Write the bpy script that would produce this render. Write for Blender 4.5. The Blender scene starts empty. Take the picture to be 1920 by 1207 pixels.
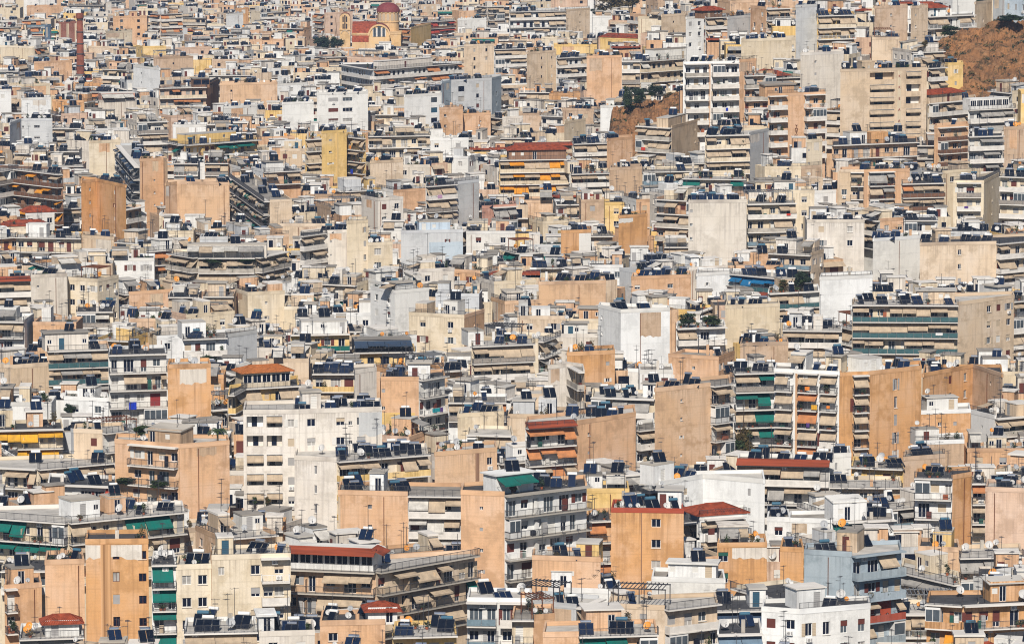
import bpy, bmesh, math, random
import numpy as np
from mathutils import Vector, Matrix, noise

# ---------------------------------------------------------------- camera, sky, sun, exposure
SC = bpy.context.scene
COL = SC.collection
FPX, CH, PITCH = 9000.0, 140.0, 0.13          # focal length in photo pixels, camera height, downward pitch
cam_d = bpy.data.cameras.new("camera")
cam = bpy.data.objects.new("camera", cam_d)
COL.objects.link(cam)
cam.location = (0, 0, CH)
cam.rotation_euler = (math.pi / 2 - PITCH, 0, 0)
cam_d.sensor_width = 36.0
cam_d.lens = FPX / 1920.0 * 36.0
cam_d.clip_start, cam_d.clip_end = 1.0, 30000.0
SC.camera = cam

SUN_EL, SUN_AZ = math.radians(41), math.radians(4)   # azimuth: how far to the left of straight behind the camera
world = bpy.data.worlds.new("World")
SC.world = world
world.use_nodes = True
wn = world.node_tree
sky = wn.nodes.new("ShaderNodeTexSky")
sky.sky_type = 'NISHITA'
sky.sun_disc = False
sky.sun_elevation = SUN_EL
sky.sun_rotation = math.pi + SUN_AZ
sky.air_density, sky.dust_density, sky.ozone_density = 1.0, 0.2, 6.0
wn.links.new(sky.outputs[0], wn.nodes["Background"].inputs[0])
wn.nodes["Background"].inputs[1].default_value = 0.05
sun_d = bpy.data.lights.new("sun", 'SUN')
sun = bpy.data.objects.new("sun", sun_d)
COL.objects.link(sun)
sun_d.energy, sun_d.angle, sun_d.color = 4.9, math.radians(0.53), (1.0, 0.935, 0.85)
sdir = Vector((-math.sin(SUN_AZ) * math.cos(SUN_EL), -math.cos(SUN_AZ) * math.cos(SUN_EL), math.sin(SUN_EL)))
sun.rotation_euler = sdir.to_track_quat('Z', 'Y').to_euler()
sun.location = sdir * 300
SC.view_settings.view_transform = 'Standard'
SC.view_settings.look = 'None'
SC.view_settings.gamma = 1.0
SC.view_settings.exposure = 0.10
SC.view_settings.use_curve_mapping = False
SC.cycles.use_denoising = True
SC.cycles.filter_width = 1.1
SC.cycles.max_bounces = 4
SC.cycles.diffuse_bounces = 2
SC.cycles.glossy_bounces = 2
SC.cycles.transparent_max_bounces = 6

RNG = random.Random(11)
U = RNG.uniform

# ---------------------------------------------------------------- pixel <-> world, terrain
CP, SP = math.cos(PITCH), math.sin(PITCH)
def ray(px, py):
    x, y = (px - 960.0) / FPX, (603.5 - py) / FPX
    return Vector((x, CP + y * SP, -SP + y * CP))
def proj(x, y, z):
    z -= CH
    f = y * CP - z * SP
    return 960 + FPX * x / f, 603.5 - FPX * (y * SP + z * CP) / f
def sst(a, b, v):
    t = min(1.0, max(0.0, (v - a) / (b - a)))
    return t * t * (3 - 2 * t)
def terrain(x, y):
    r = 960 + FPX * x / max(y, 200.0)
    wl = 1 - sst(750, 1300, r)
    h = -0.04 * min(2350.0, max(0.0, y - 1450)) * wl
    h += 45 * sst(950, 1400, y) * sst(1050, 1500, r)
    return h
ROOFH = 15.0
def hit(px, py, lift=ROOFH):
    "first point along the pixel's ray that lies on the typical roof level"
    d = ray(px, py)
    t = 560.0
    while t < 5000:
        p = d * t
        if CH + p.z < terrain(p.x, p.y) + lift:
            return p.x, p.y
        t += 2.0
    return d.x * t, d.y * t
def at(px, py, z):
    d = ray(px, py)
    t = (z - CH) / d.z
    return d.x * t, d.y * t

# ---------------------------------------------------------------- materials
MATS = {}
def nd(nt, t, **kw):
    n = nt.nodes.new(t)
    for k, v in kw.items():
        setattr(n, k, v)
    return n
def base_mat(name, col, rough=0.8, metal=0.0, spec=0.3):
    m = bpy.data.materials.new(name)
    m.use_nodes = True
    b = m.node_tree.nodes["Principled BSDF"]
    b.inputs["Base Color"].default_value = (*col, 1)
    b.inputs["Roughness"].default_value = rough
    b.inputs["Metallic"].default_value = metal
    b.inputs["Specular IOR Level"].default_value = spec
    MATS[name] = m
    return m, m.node_tree, b
def coords(nt, scale, jitter=True):
    tc = nd(nt, "ShaderNodeTexCoord")
    mp = nd(nt, "ShaderNodeMapping")
    mp.inputs["Scale"].default_value = scale
    if jitter:
        oi = nd(nt, "ShaderNodeObjectInfo")
        mu = nd(nt, "ShaderNodeMath", operation='MULTIPLY')
        mu.inputs[1].default_value = 217.0
        nt.links.new(oi.outputs["Random"], mu.inputs[0])
        cb = nd(nt, "ShaderNodeCombineXYZ")
        for i in range(3):
            nt.links.new(mu.outputs[0], cb.inputs[i])
        ad = nd(nt, "ShaderNodeVectorMath", operation='ADD')
        nt.links.new(tc.outputs["Object"], mp.inputs[0])
        nt.links.new(mp.outputs[0], ad.inputs[0])
        nt.links.new(cb.outputs[0], ad.inputs[1])
        return ad.outputs[0]
    nt.links.new(tc.outputs["Object"], mp.inputs[0])
    return mp.outputs[0]
def mixc(nt, fac, a, b, mode='MIX'):
    m = nd(nt, "ShaderNodeMix", data_type='RGBA', blend_type=mode)
    for sock, v in ((m.inputs[0], fac), (m.inputs[6], a), (m.inputs[7], b)):
        if isinstance(v, (int, float)):
            sock.default_value = v
        elif isinstance(v, tuple):
            sock.default_value = (*v, 1) if len(v) == 3 else v
        else:
            nt.links.new(v, sock)
    return m.outputs[2]
def ramp(nt, src, a, b, va=0.0, vb=1.0):
    r = nd(nt, "ShaderNodeMapRange")
    r.inputs[1].default_value, r.inputs[2].default_value = a, b
    r.inputs[3].default_value, r.inputs[4].default_value = va, vb
    nt.links.new(src, r.inputs[0])
    return r.outputs[0]
def noi(nt, vec, scale, detail=3.0, rough=0.55):
    n = nd(nt, "ShaderNodeTexNoise")
    n.inputs["Scale"].default_value, n.inputs["Detail"].default_value, n.inputs["Roughness"].default_value = scale, detail, rough
    nt.links.new(vec, n.inputs["Vector"])
    return n.outputs["Fac"]
def wall_mat(name, col, dirt=0.5, courses=False):
    m, nt, b = base_mat(name, col, 0.9, 0, 0.15)
    lum = sum(col) / 3
    v1 = coords(nt, (1, 1, 1))
    v2 = coords(nt, (1.6, 1.6, 0.09))
    patch = ramp(nt, noi(nt, v1, 0.16, 4), 0.42, 0.62)
    dark = tuple(c * (0.86 if lum > 0.55 else 0.78) for c in col)
    pale = tuple(min(0.85, c * 0.85 + lum * 0.25) for c in col)
    c = mixc(nt, patch, col, pale)
    c = mixc(nt, ramp(nt, noi(nt, v1, 0.30, 7, 0.68), 0.50, 0.61, 0, 1.0), c, dark)
    c = mixc(nt, ramp(nt, noi(nt, v2, 1.0, 4), 0.50, 0.74, 0, dirt * 1.3), c, tuple(x * 0.42 for x in (col[0] * .9, col[1] * .85, col[2] * .9)))
    c = mixc(nt, ramp(nt, noi(nt, v1, 5.0, 4), 0.3, 0.75, 0, 0.22), c, tuple(x * 0.6 for x in col))
    # rain runs below the coping: thin dark streaks of uneven length
    tc0 = nd(nt, "ShaderNodeTexCoord")
    s0 = nd(nt, "ShaderNodeSeparateXYZ")
    nt.links.new(tc0.outputs["Object"], s0.inputs[0])
    v3 = coords(nt, (3.2, 3.2, 0.03))
    st = ramp(nt, noi(nt, v3, 1.0, 3), 0.47, 0.66)
    ln = nd(nt, "ShaderNodeMath", operation='MULTIPLY_ADD')
    nt.links.new(noi(nt, coords(nt, (0.7, 0.7, 0.0)), 1.0, 2), ln.inputs[0])
    ln.inputs[1].default_value = 7.0
    nt.links.new(s0.outputs[2], ln.inputs[2])
    mm0 = nd(nt, "ShaderNodeMath", operation='MULTIPLY')
    nt.links.new(st, mm0.inputs[0]); nt.links.new(ramp(nt, ln.outputs[0], 0.8, 4.2, 0, min(0.75, dirt * 1.7)), mm0.inputs[1])
    c = mixc(nt, mm0.outputs[0], c, tuple(x * 0.36 for x in (col[0], col[1] * .93, col[2] * .95)))
    # faint trace of the floor slabs, one every storey
    tc = nd(nt, "ShaderNodeTexCoord")
    sx = nd(nt, "ShaderNodeSeparateXYZ")
    nt.links.new(tc.outputs["Object"], sx.inputs[0])
    mo = nd(nt, "ShaderNodeMath", operation='PINGPONG')
    mo.inputs[1].default_value = 1.5
    nt.links.new(sx.outputs[2], mo.inputs[0])
    band = ramp(nt, mo.outputs[0], 0.0, 0.16, 0.24, 0.0)
    c = mixc(nt, band, c, tuple(x * 0.6 for x in col))
    if courses:
        wv = nd(nt, "ShaderNodeMath", operation='PINGPONG')
        wv.inputs[1].default_value = 0.2
        nt.links.new(sx.outputs[2], wv.inputs[0])
        bn = ramp(nt, wv.outputs[0], 0.0, 0.07, 0.30, 0.0)
        mm = nd(nt, "ShaderNodeMath", operation='MULTIPLY')
        nt.links.new(bn, mm.inputs[0])
        nt.links.new(ramp(nt, noi(nt, v1, 0.8, 3), 0.35, 0.65), mm.inputs[1])
        c = mixc(nt, mm.outputs[0], c, tuple(x * 0.62 for x in col))
    oi = nd(nt, "ShaderNodeObjectInfo")
    cc = nd(nt, "ShaderNodeCombineColor")
    for i, (lo, hi) in enumerate(((0.9, 1.04), (0.88, 1.05), (0.84, 1.06))):
        nt.links.new(ramp(nt, oi.outputs["Random"], 0, 1, lo, hi), cc.inputs[i])
    c = mixc(nt, 1.0, c, cc.outputs[0], 'MULTIPLY')
    nt.links.new(c, b.inputs["Base Color"])
    bp = nd(nt, "ShaderNodeBump")
    bp.inputs["Strength"].default_value = 0.25
    bp.inputs["Distance"].default_value = 0.05
    nt.links.new(noi(nt, v1, 3.0, 5), bp.inputs["Height"])
    nt.links.new(bp.outputs[0], b.inputs["Normal"])
    return m
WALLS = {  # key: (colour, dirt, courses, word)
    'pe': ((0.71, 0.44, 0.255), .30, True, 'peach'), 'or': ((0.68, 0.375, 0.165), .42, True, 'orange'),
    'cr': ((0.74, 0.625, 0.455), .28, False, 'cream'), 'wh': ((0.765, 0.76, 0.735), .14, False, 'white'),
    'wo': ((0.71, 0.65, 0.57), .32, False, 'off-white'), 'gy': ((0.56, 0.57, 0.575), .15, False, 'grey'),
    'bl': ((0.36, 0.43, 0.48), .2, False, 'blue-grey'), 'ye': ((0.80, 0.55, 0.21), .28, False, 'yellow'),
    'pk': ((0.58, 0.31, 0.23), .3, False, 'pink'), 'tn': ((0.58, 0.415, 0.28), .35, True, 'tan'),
    'be': ((0.68, 0.53, 0.375), .32, False, 'beige'), 'br': ((0.32, 0.18, 0.11), .4, True, 'brown'),  # brown doubles as the painted-in tone of shaded walls
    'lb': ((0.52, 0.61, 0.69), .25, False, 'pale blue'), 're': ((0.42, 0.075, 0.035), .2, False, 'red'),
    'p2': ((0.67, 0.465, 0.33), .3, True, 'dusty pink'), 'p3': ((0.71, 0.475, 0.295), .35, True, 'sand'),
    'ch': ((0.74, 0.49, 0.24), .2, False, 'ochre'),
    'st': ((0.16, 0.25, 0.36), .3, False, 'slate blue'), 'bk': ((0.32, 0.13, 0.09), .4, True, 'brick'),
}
for k, (c, d, q, w) in WALLS.items():
    wall_mat(k, c, d, q)

def plain_mat(name, col, rough=0.7, metal=0, spec=0.3, var=0.25, scale=1.5):
    m, nt, b = base_mat(name, col, rough, metal, spec)
    v = coords(nt, (1, 1, 1))
    c = mixc(nt, ramp(nt, noi(nt, v, scale, 4), 0.35, 0.7), col, tuple(x * (1 - var) for x in col))
    nt.links.new(c, b.inputs["Base Color"])
    return m
def cloth_mat(name, col):
    m, nt, b = base_mat(name, col, 0.85, 0, 0.1)
    v = coords(nt, (1, 1, 1))
    tc = nd(nt, "ShaderNodeTexCoord")
    sx = nd(nt, "ShaderNodeSeparateXYZ")
    nt.links.new(tc.outputs["Object"], sx.inputs[0])
    pp = nd(nt, "ShaderNodeMath", operation='PINGPONG')
    pp.inputs[1].default_value = 0.55
    nt.links.new(sx.outputs[0], pp.inputs[0])
    c = mixc(nt, ramp(nt, noi(nt, v, 0.9, 4), 0.35, 0.7), col, tuple(x * 0.62 + 0.02 for x in col))
    c = mixc(nt, ramp(nt, pp.outputs[0], 0.0, 0.05, 0.45, 0.0), c, tuple(x * 0.5 for x in col))
    nt.links.new(c, b.inputs["Base Color"])
    # woven canvas lets a little light through
    tr = nd(nt, "ShaderNodeBsdfTranslucent")
    nt.links.new(c, tr.inputs[0])
    ms = nd(nt, "ShaderNodeMixShader")
    ms.inputs[0].default_value = 0.12
    out = nt.nodes["Material Output"]
    nt.links.new(b.outputs[0], ms.inputs[1])
    nt.links.new(tr.outputs[0], ms.inputs[2])
    nt.links.new(ms.outputs[0], out.inputs[0])
    return m
AWN = {'abe': ((0.56, 0.44, 0.31), 'beige'), 'agy': ((0.40, 0.38, 0.35), 'grey'), 'agr': ((0.008, 0.16, 0.13), 'green'),
       'aor': ((0.80, 0.33, 0.03), 'orange'), 'abl': ((0.01, 0.16, 0.36), 'blue'), 'awh': ((0.66, 0.63, 0.57), 'white'),
       'ate': ((0.60, 0.25, 0.10), 'terracotta'), 'ana': ((0.045, 0.075, 0.13), 'navy'), 'ast': ((0.20, 0.29, 0.38), 'steel blue'),
       'aye': ((0.78, 0.42, 0.04), 'yellow'), 'are': ((0.45, 0.06, 0.03), 'red')}
for k, (c, w) in AWN.items():
    cloth_mat(k, c)
plain_mat('roofdeck', (0.34, 0.31, 0.27), 0.9, var=0.45, scale=0.5)
plain_mat('roofpale', (0.56, 0.53, 0.48), 0.9, var=0.35, scale=0.5)
plain_mat('rooftar', (0.07, 0.07, 0.075), 0.85, var=0.4, scale=0.6)
plain_mat('concrete', (0.50, 0.455, 0.39), 0.9, var=0.4, scale=0.8)
plain_mat('slabwhite', (0.74, 0.70, 0.64), 0.85, var=0.25, scale=0.9)
plain_mat('metal', (0.10, 0.10, 0.11), 0.5, 0.5, var=0.2)
plain_mat('galv', (0.42, 0.43, 0.44), 0.4, 0.7, var=0.25)
plain_mat('rust', (0.19, 0.07, 0.035), 0.8, 0.1, var=0.4)
plain_mat('tank', (0.80, 0.80, 0.80), 0.18, 0.85, var=0.15)
plain_mat('tankwhite', (0.76, 0.75, 0.72), 0.4, 0.0, var=0.15)
plain_mat('tankblue', (0.06, 0.15, 0.22), 0.4, 0.0, var=0.2)
plain_mat('panel', (0.005, 0.009, 0.020), 0.4, 0, 0.1, var=0.3, scale=3)
plain_mat('panelblue', (0.007, 0.018, 0.05), 0.35, 0, 0.2, var=0.3, scale=3)
plain_mat('dish', (0.58, 0.57, 0.55), 0.5, var=0.2)
plain_mat('dishorange', (0.75, 0.32, 0.06), 0.5, var=0.2)
plain_mat('dishgrey', (0.40, 0.41, 0.42), 0.5, var=0.2)
plain_mat('glass', (0.006, 0.011, 0.030), 0.1, 0, 0.45, var=0.5, scale=0.7)
plain_mat('glassgrey', (0.09, 0.11, 0.13), 0.15, 0, 0.5, var=0.5, scale=0.8)
plain_mat('curtain', (0.42, 0.40, 0.37), 0.8, var=0.4, scale=1.0)
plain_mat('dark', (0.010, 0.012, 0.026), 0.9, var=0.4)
plain_mat('framewhite', (0.78, 0.77, 0.74), 0.5, var=0.1)
plain_mat('framebrown', (0.12, 0.045, 0.025), 0.6, var=0.2)
plain_mat('framegrey', (0.22, 0.22, 0.22), 0.5, var=0.2)
for k, c in {'shbrown': (0.13, 0.035, 0.025), 'shwhite': (0.68, 0.66, 0.61), 'shgrey': (0.36, 0.35, 0.34), 'shbeige': (0.52, 0.42, 0.30),
             'shgreen': (0.02, 0.10, 0.075), 'shblue': (0.03, 0.09, 0.14), 'shred': (0.26, 0.03, 0.03)}.items():
    m, nt, b = base_mat(k, c, 0.6)
    tc = nd(nt, "ShaderNodeTexCoord")
    sx = nd(nt, "ShaderNodeSeparateXYZ")
    nt.links.new(tc.outputs["Object"], sx.inputs[0])
    pp = nd(nt, "ShaderNodeMath", operation='PINGPONG')
    pp.inputs[1].default_value = 0.06
    nt.links.new(sx.outputs[2], pp.inputs[0])
    nt.links.new(mixc(nt, ramp(nt, pp.outputs[0], 0, 0.03, 0.5, 0), c, tuple(x * 0.45 for x in c)), b.inputs["Base Color"])
plain_mat('panelframe', (0.07, 0.075, 0.09), 0.4, 0.6, var=0.3)
plain_mat('tile', (0.36, 0.075, 0.032), 0.85, var=0.6, scale=1.2)
plain_mat('tileorange', (0.50, 0.17, 0.05), 0.8, var=0.45, scale=2.5)
plain_mat('tilewine', (0.22, 0.045, 0.045), 0.7, var=0.3, scale=1.5)
plain_mat('leaf', (0.045, 0.075, 0.022), 0.6, var=0.6, scale=2)
plain_mat('leafdark', (0.028, 0.05, 0.027), 0.6, var=0.5, scale=2)
plain_mat('leafdry', (0.13, 0.095, 0.035), 0.7, var=0.5, scale=2)
plain_mat('bark', (0.09, 0.06, 0.04), 0.9, var=0.4, scale=3)
plain_mat('pot', (0.36, 0.11, 0.05), 0.8, var=0.3)
for k, c in {'clblue': (0.012, 0.04, 0.42), 'clred': (0.55, 0.05, 0.03), 'clpink': (0.7, 0.06, 0.12), 'clpurple': (0.10, 0.05, 0.2),
             'clwhite': (0.75, 0.74, 0.72), 'clteal': (0.02, 0.3, 0.35), 'clorange': (0.8, 0.25, 0.04), 'cllilac': (0.5, 0.3, 0.45)}.items():
    plain_mat(k, c, 0.9, var=0.25)
m, nt, b = base_mat('railglass', (0.16, 0.33, 0.36), 0.12, 0, 0.5)
tr = nd(nt, "ShaderNodeBsdfTransparent")
tr.inputs[0].default_value = (0.65, 0.85, 0.88, 1)
ms = nd(nt, "ShaderNodeMixShader")
ms.inputs[0].default_value = 0.4
nt.links.new(b.outputs[0], ms.inputs[1]); nt.links.new(tr.outputs[0], ms.inputs[2])
nt.links.new(ms.outputs[0], nt.nodes["Material Output"].inputs[0])
plain_mat('railteal', (0.055, 0.13, 0.14), 0.5, var=0.3)
plain_mat('railblue', (0.20, 0.28, 0.33), 0.4, var=0.3)
plain_mat('railwood', (0.20, 0.10, 0.06), 0.7, var=0.4)
plain_mat('fence', (0.34, 0.30, 0.26), 0.8, var=0.4, scale=4)

# ---------------------------------------------------------------- mesh building
CUBE_F = [(0, 3, 2, 1), (4, 5, 6, 7), (0, 1, 5, 4), (1, 2, 6, 5), (2, 3, 7, 6), (3, 0, 4, 7)]
class MB:
    def __init__(s):
        s.v, s.f, s.m, s.mats = [], [], [], []
    def mi(s, mat):
        if mat not in s.mats:
            s.mats.append(mat)
        return s.mats.index(mat)
    def poly(s, pts, mat):
        n = len(s.v)
        s.v.extend(pts)
        s.f.append(tuple(range(n, n + len(pts))))
        s.m.append(s.mi(mat))
    def box(s, x0, x1, y0, y1, z0, z1, mat, M=None):
        n = len(s.v)
        p = [(x0, y0, z0), (x1, y0, z0), (x1, y1, z0), (x0, y1, z0), (x0, y0, z1), (x1, y0, z1), (x1, y1, z1), (x0, y1, z1)]
        if M is not None:
            p = [tuple(M @ Vector(q)) for q in p]
        s.v.extend(p)
        k = s.mi(mat)
        for f in CUBE_F:
            s.f.append(tuple(n + i for i in f)); s.m.append(k)
    def beam(s, a, b, r, mat):
        a, b = Vector(a), Vector(b)
        d = b - a
        L = d.length
        if L < 1e-6: return
        M = Matrix.Translation(a) @ d.to_track_quat('Z', 'Y').to_matrix().to_4x4()
        s.box(-r, r, -r, r, 0, L, mat, M)
    def cyl(s, a, b, r0, r1, mat, n=10, caps=True):
        a, b = Vector(a), Vector(b)
        d = b - a
        M = Matrix.Translation(a) @ d.to_track_quat('Z', 'Y').to_matrix().to_4x4()
        L = d.length
        k, i0 = s.mi(mat), len(s.v)
        for j in range(n):
            t = 2 * math.pi * j / n
            s.v.append(tuple(M @ Vector((r0 * math.cos(t), r0 * math.sin(t), 0))))
            s.v.append(tuple(M @ Vector((r1 * math.cos(t), r1 * math.sin(t), L))))
        for j in range(n):
            q = (j + 1) % n
            s.f.append((i0 + 2 * j, i0 + 2 * q, i0 + 2 * q + 1, i0 + 2 * j + 1)); s.m.append(k)
        if caps:
            s.f.append(tuple(i0 + 2 * j for j in range(n))[::-1]); s.m.append(k)
            s.f.append(tuple(i0 + 2 * j + 1 for j in range(n))); s.m.append(k)
    def lathe(s, prof, mat, n=24, center=(0, 0), a0=0.0, a1=2 * math.pi):
        k, i0 = s.mi(mat), len(s.v)
        for (r, z) in prof:
            for j in range(n + 1):
                t = a0 + (a1 - a0) * j / n
                s.v.append((center[0] + r * math.cos(t), center[1] + r * math.sin(t), z))
        for i in range(len(prof) - 1):
            for j in range(n):
                a = i0 + i * (n + 1) + j
                s.f.append((a, a + 1, a + n + 2, a + n + 1)); s.m.append(k)
    def add(s, tm, M):
        "append a template mesh (another MB) through matrix M"
        n = len(s.v)
        R = np.array(M)
        a = np.array(tm.v) @ R[:3, :3].T + R[:3, 3]
        s.v.extend(map(tuple, a))
        mp = [s.mi(x) for x in tm.mats]
        for f, k in zip(tm.f, tm.m):
            s.f.append(tuple(n + i for i in f)); s.m.append(mp[k])
    def mesh(s, name):
        me = bpy.data.meshes.new(name)
        me.from_pydata(s.v, [], s.f)
        for x in s.mats:
            me.materials.append(MATS[x])
        if len(s.mats) > 1:
            me.polygons.foreach_set("material_index", s.m)
        return me
CACHE = {}
def cached(key, fn):
    if key not in CACHE:
        b = MB()
        fn(b)
        CACHE[key] = b.mesh(key[0])
    return CACHE[key]
def obj(name, me, parent=None, loc=(0, 0, 0), rz=0.0, scale=None, rot=None):
    o = bpy.data.objects.new(name, me)
    COL.objects.link(o)
    o.location = loc
    if rot is not None: o.rotation_euler = rot
    elif rz: o.rotation_euler = (0, 0, rz)
    if scale is not None: o.scale = scale
    if parent is not None: o.parent = parent
    return o
def tag(o, label, cat, group=None):
    o['label'] = label; o['category'] = cat
    if group: o['group'] = group
    return o
def ubox(mat):
    return cached(('box', mat), lambda b: b.box(0, 1, 0, 1, 0, 1, mat))
def boxo(name, mat, parent, loc, dims, rz=0.0):
    return obj(name, ubox(mat), parent, loc, rz, dims)

# ---------------------------------------------------------------- ground
def build_ground():
    ds = [250, 400, 520, 600] + [600 + 25 * i for i in range(1, 60)] + [2100 + 100 * i for i in range(18)] + [4200, 5000, 6500, 9000, 14000, 22000]
    rs = [-6000, -3000, -1500, -700, -300] + list(range(-100, 2101, 50)) + [2300, 2800, 3600, 5000, 8000]
    b = MB()
    n = len(rs)
    for d in ds:
        for r in rs:
            x = (r - 960) / FPX * d
            b.v.append((x, d, terrain(x, d)))
    k = b.mi('ground')
    for i in range(len(ds) - 1):
        for j in range(n - 1):
            b.f.append((i * n + j, i * n + j + 1, (i + 1) * n + j + 1, (i + 1) * n + j)); b.m.append(k)
    o = obj('ground', b.mesh('ground'))
    o['kind'] = 'structure'
plain_mat('ground', (0.17, 0.15, 0.13), 0.95, var=0.5, scale=0.05)
build_ground()

m, nt, b = base_mat('rock', (0.4, 0.2, 0.08), 0.95, 0, 0.1)
v = coords(nt, (1, 1, 1), False)
c = mixc(nt, ramp(nt, noi(nt, v, 0.12, 6, 0.65), 0.38, 0.62), (0.34, 0.165, 0.07), (0.19, 0.10, 0.05))
c = mixc(nt, ramp(nt, noi(nt, v, 0.5, 6, 0.7), 0.5, 0.7), c, (0.36, 0.20, 0.10))
c = mixc(nt, ramp(nt, noi(nt, v, 0.35, 6, 0.75), 0.53, 0.62), c, (0.085, 0.06, 0.032))
c = mixc(nt, ramp(nt, noi(nt, v, 1.6, 5, 0.7), 0.5, 0.7, 0, .7), c, (0.10, 0.055, 0.03))
nt.links.new(c, b.inputs["Base Color"])
bp = nd(nt, "ShaderNodeBump"); bp.inputs["Strength"].default_value = 0.9; bp.inputs["Distance"].default_value = 0.6
nt.links.new(noi(nt, v, 0.7, 8, 0.7), bp.inputs["Height"]); nt.links.new(bp.outputs[0], b.inputs["Normal"])

def leafball(b, rx, ry, rz, n, ls, mat, seed, c=(0, 0, 0)):
    q = random.Random(seed)
    clumps = [(q.uniform(-1, 1), q.uniform(-1, 1), q.uniform(-1, 1)) for _ in range(10)]
    for i in range(n):
        if i % 3:
            k = q.choice(clumps)
            L = math.sqrt(sum(t * t for t in k)) + 1e-6
            rr = q.uniform(0.55, 0.8)
            p = [k[j] / L * rr + q.gauss(0, 0.2) for j in range(3)]
        else:
            p = [q.gauss(0, 0.42) for _ in range(3)]
        P = Vector((c[0] + p[0] * rx, c[1] + p[1] * ry, c[2] + p[2] * rz))
        a = Vector((q.gauss(0, 1), q.gauss(0, 1), q.gauss(0, 1))).normalized()
        t = a.orthogonal().normalized()
        w = a.cross(t)
        s1 = ls * q.uniform(0.6, 1.4)
        b.poly([tuple(P - t * s1), tuple(P - w * s1 * 0.5), tuple(P + t * s1), tuple(P + w * s1 * 0.5)], mat)
def rocky_hill(profile, dist, depth, ybot, name='rocky_hill', closed=True):
    "profile: skyline pixels (px, py) of a rock slope whose crest stands at the given distance"
    b = MB()
    nx, ny = 150, 90
    xs = np.linspace(profile[0][0], profile[-1][0], nx)
    ys = np.interp(xs, [p[0] for p in profile], [p[1] for p in profile])
    for j in range(ny):
        t = j / (ny - 1)
        for i in range(nx):
            # t 0 = foot nearest the camera, 0.75 = crest, 1 = down the back
            d = dist - depth * (0.75 - t)
            X = (xs[i] - 960) / FPX * d
            zt = CH + dist * ray(xs[i], ys[i]).z / ray(xs[i], ys[i]).y
            foot = CH + (dist - depth * 0.75) * ray(xs[i], ybot).z / ray(xs[i], ybot).y - 3
            if t < 0.75:
                q = (t / 0.75) ** 0.85
                z = foot + (zt - foot) * q
            else:
                q = (t - 0.75) / 0.25
                z = zt - q * q * (zt - foot) * 0.6
            p = Vector((X, d, z)) * 0.11
            e = sst(0, 0.12, t)
            g = terrain(X, d) - 1.5
            u = i / (nx - 1)
            side = sst(0, 0.10, u) * sst(0, 0.10, 1 - u) if closed else sst(0, 0.05, u)
            z = g + (z - g) * side * sst(-0.02, 0.07, t)
            z += side * e * (2.4 * noise.fractal(p, 0.75, 2.1, 6) + 2.6 * (0.35 - abs(noise.noise(p * 1.7))) + 0.9 * (0.3 - abs(noise.noise(p * 6.0))))
            if t > 0.06:
                lay = (z + X * 0.25 + 1.5 * noise.noise(p * 0.8)) / 2.4
                fr = lay - math.floor(lay)
                z += side * e * 0.9 * (sst(0.55, 0.95, fr) - fr)
            b.v.append((X, d, z))
    k = b.mi('rock')
    for j in range(ny - 1):
        for i in range(nx - 1):
            b.f.append((j * nx + i, j * nx + i + 1, (j + 1) * nx + i + 1, (j + 1) * nx + i)); b.m.append(k)
    o = obj(name, b.mesh(name))
    o['kind'] = 'structure'
    sc = MB()
    for i in range(170):
        j = RNG.randrange(nx * 8, nx * (ny - 22))
        if not 8 < j % nx < nx - 8 or noise.noise(Vector(b.v[j]) * 0.06) < -0.12: continue
        s = U(0.35, 1.1)
        leafball(sc, s, s, s * 0.6, 26, 0.22 * s + 0.06, RNG.choice(('leafdry', 'leafdry', 'leafdark', 'leaf')), i, Vector(b.v[j]) + Vector((0, 0, s * 0.25)))
    so = obj('scrub', sc.mesh('scrub'))
    so['kind'] = 'stuff'
    tag(so, f"dry brown and green scrub scattered over the {name.replace('_', ' ')}", 'scrub')

# ---------------------------------------------------------------- roof furniture (collected, then made singly or as stuff)
CLUTTER = []            # (kind, variant, x, y, z, rz, host phrase)
def heater_parts(var):
    npan, tank, pm = var
    parts = []
    w = npan * 1.08
    def frame(b):
        for sx in (-w / 2 + 0.1, w / 2 - 0.1):
            b.beam((sx, 0.62, 0), (sx, 0.72, 1.45), 0.03, 'galv')
            b.beam((sx, -0.72, 0), (sx, 0.62, 1.38), 0.03, 'galv')
            b.beam((sx, -0.72, 0.02), (sx, 0.62, 0.02), 0.03, 'galv')
        b.beam((-w / 2, 0.70, 1.40), (w / 2, 0.70, 1.40), 0.03, 'galv')
    parts.append(('frame', ('heater_frame', npan), frame, (0, 0, 0)))
    def pan(b):
        M = Matrix.Translation((0, -0.74, 0.10)) @ Matrix.Rotation(math.radians({1: 50, 2: 46, 3: 38}[npan]), 4, 'X')
        b.box(-0.5, 0.5, 0, 1.92, 0.0, 0.07, 'panelframe', M)
        b.box(-0.46, 0.46, 0.04, 1.88, 0.072, 0.078, pm, M)
    for i in range(npan):
        parts.append(('panel', ('heater_panel', pm, npan), pan, (-w / 2 + 0.54 + i * 1.08, 0, 0)))
    tl = 0.62 if npan == 1 else 0.72
    def tk(b):
        b.cyl((-tl, 0.78, 1.66), (tl, 0.78, 1.66), 0.26, 0.26, tank, 12)
        b.cyl((-tl - 0.05, 0.78, 1.66), (-tl, 0.78, 1.66), 0.18, 0.26, tank, 12)
        b.cyl((tl, 0.78, 1.66), (tl + 0.05, 0.78, 1.66), 0.26, 0.18, tank, 12)
    parts.append(('tank', ('heater_tank', tank, npan), tk, (0, 0, 0)))
    return parts
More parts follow.
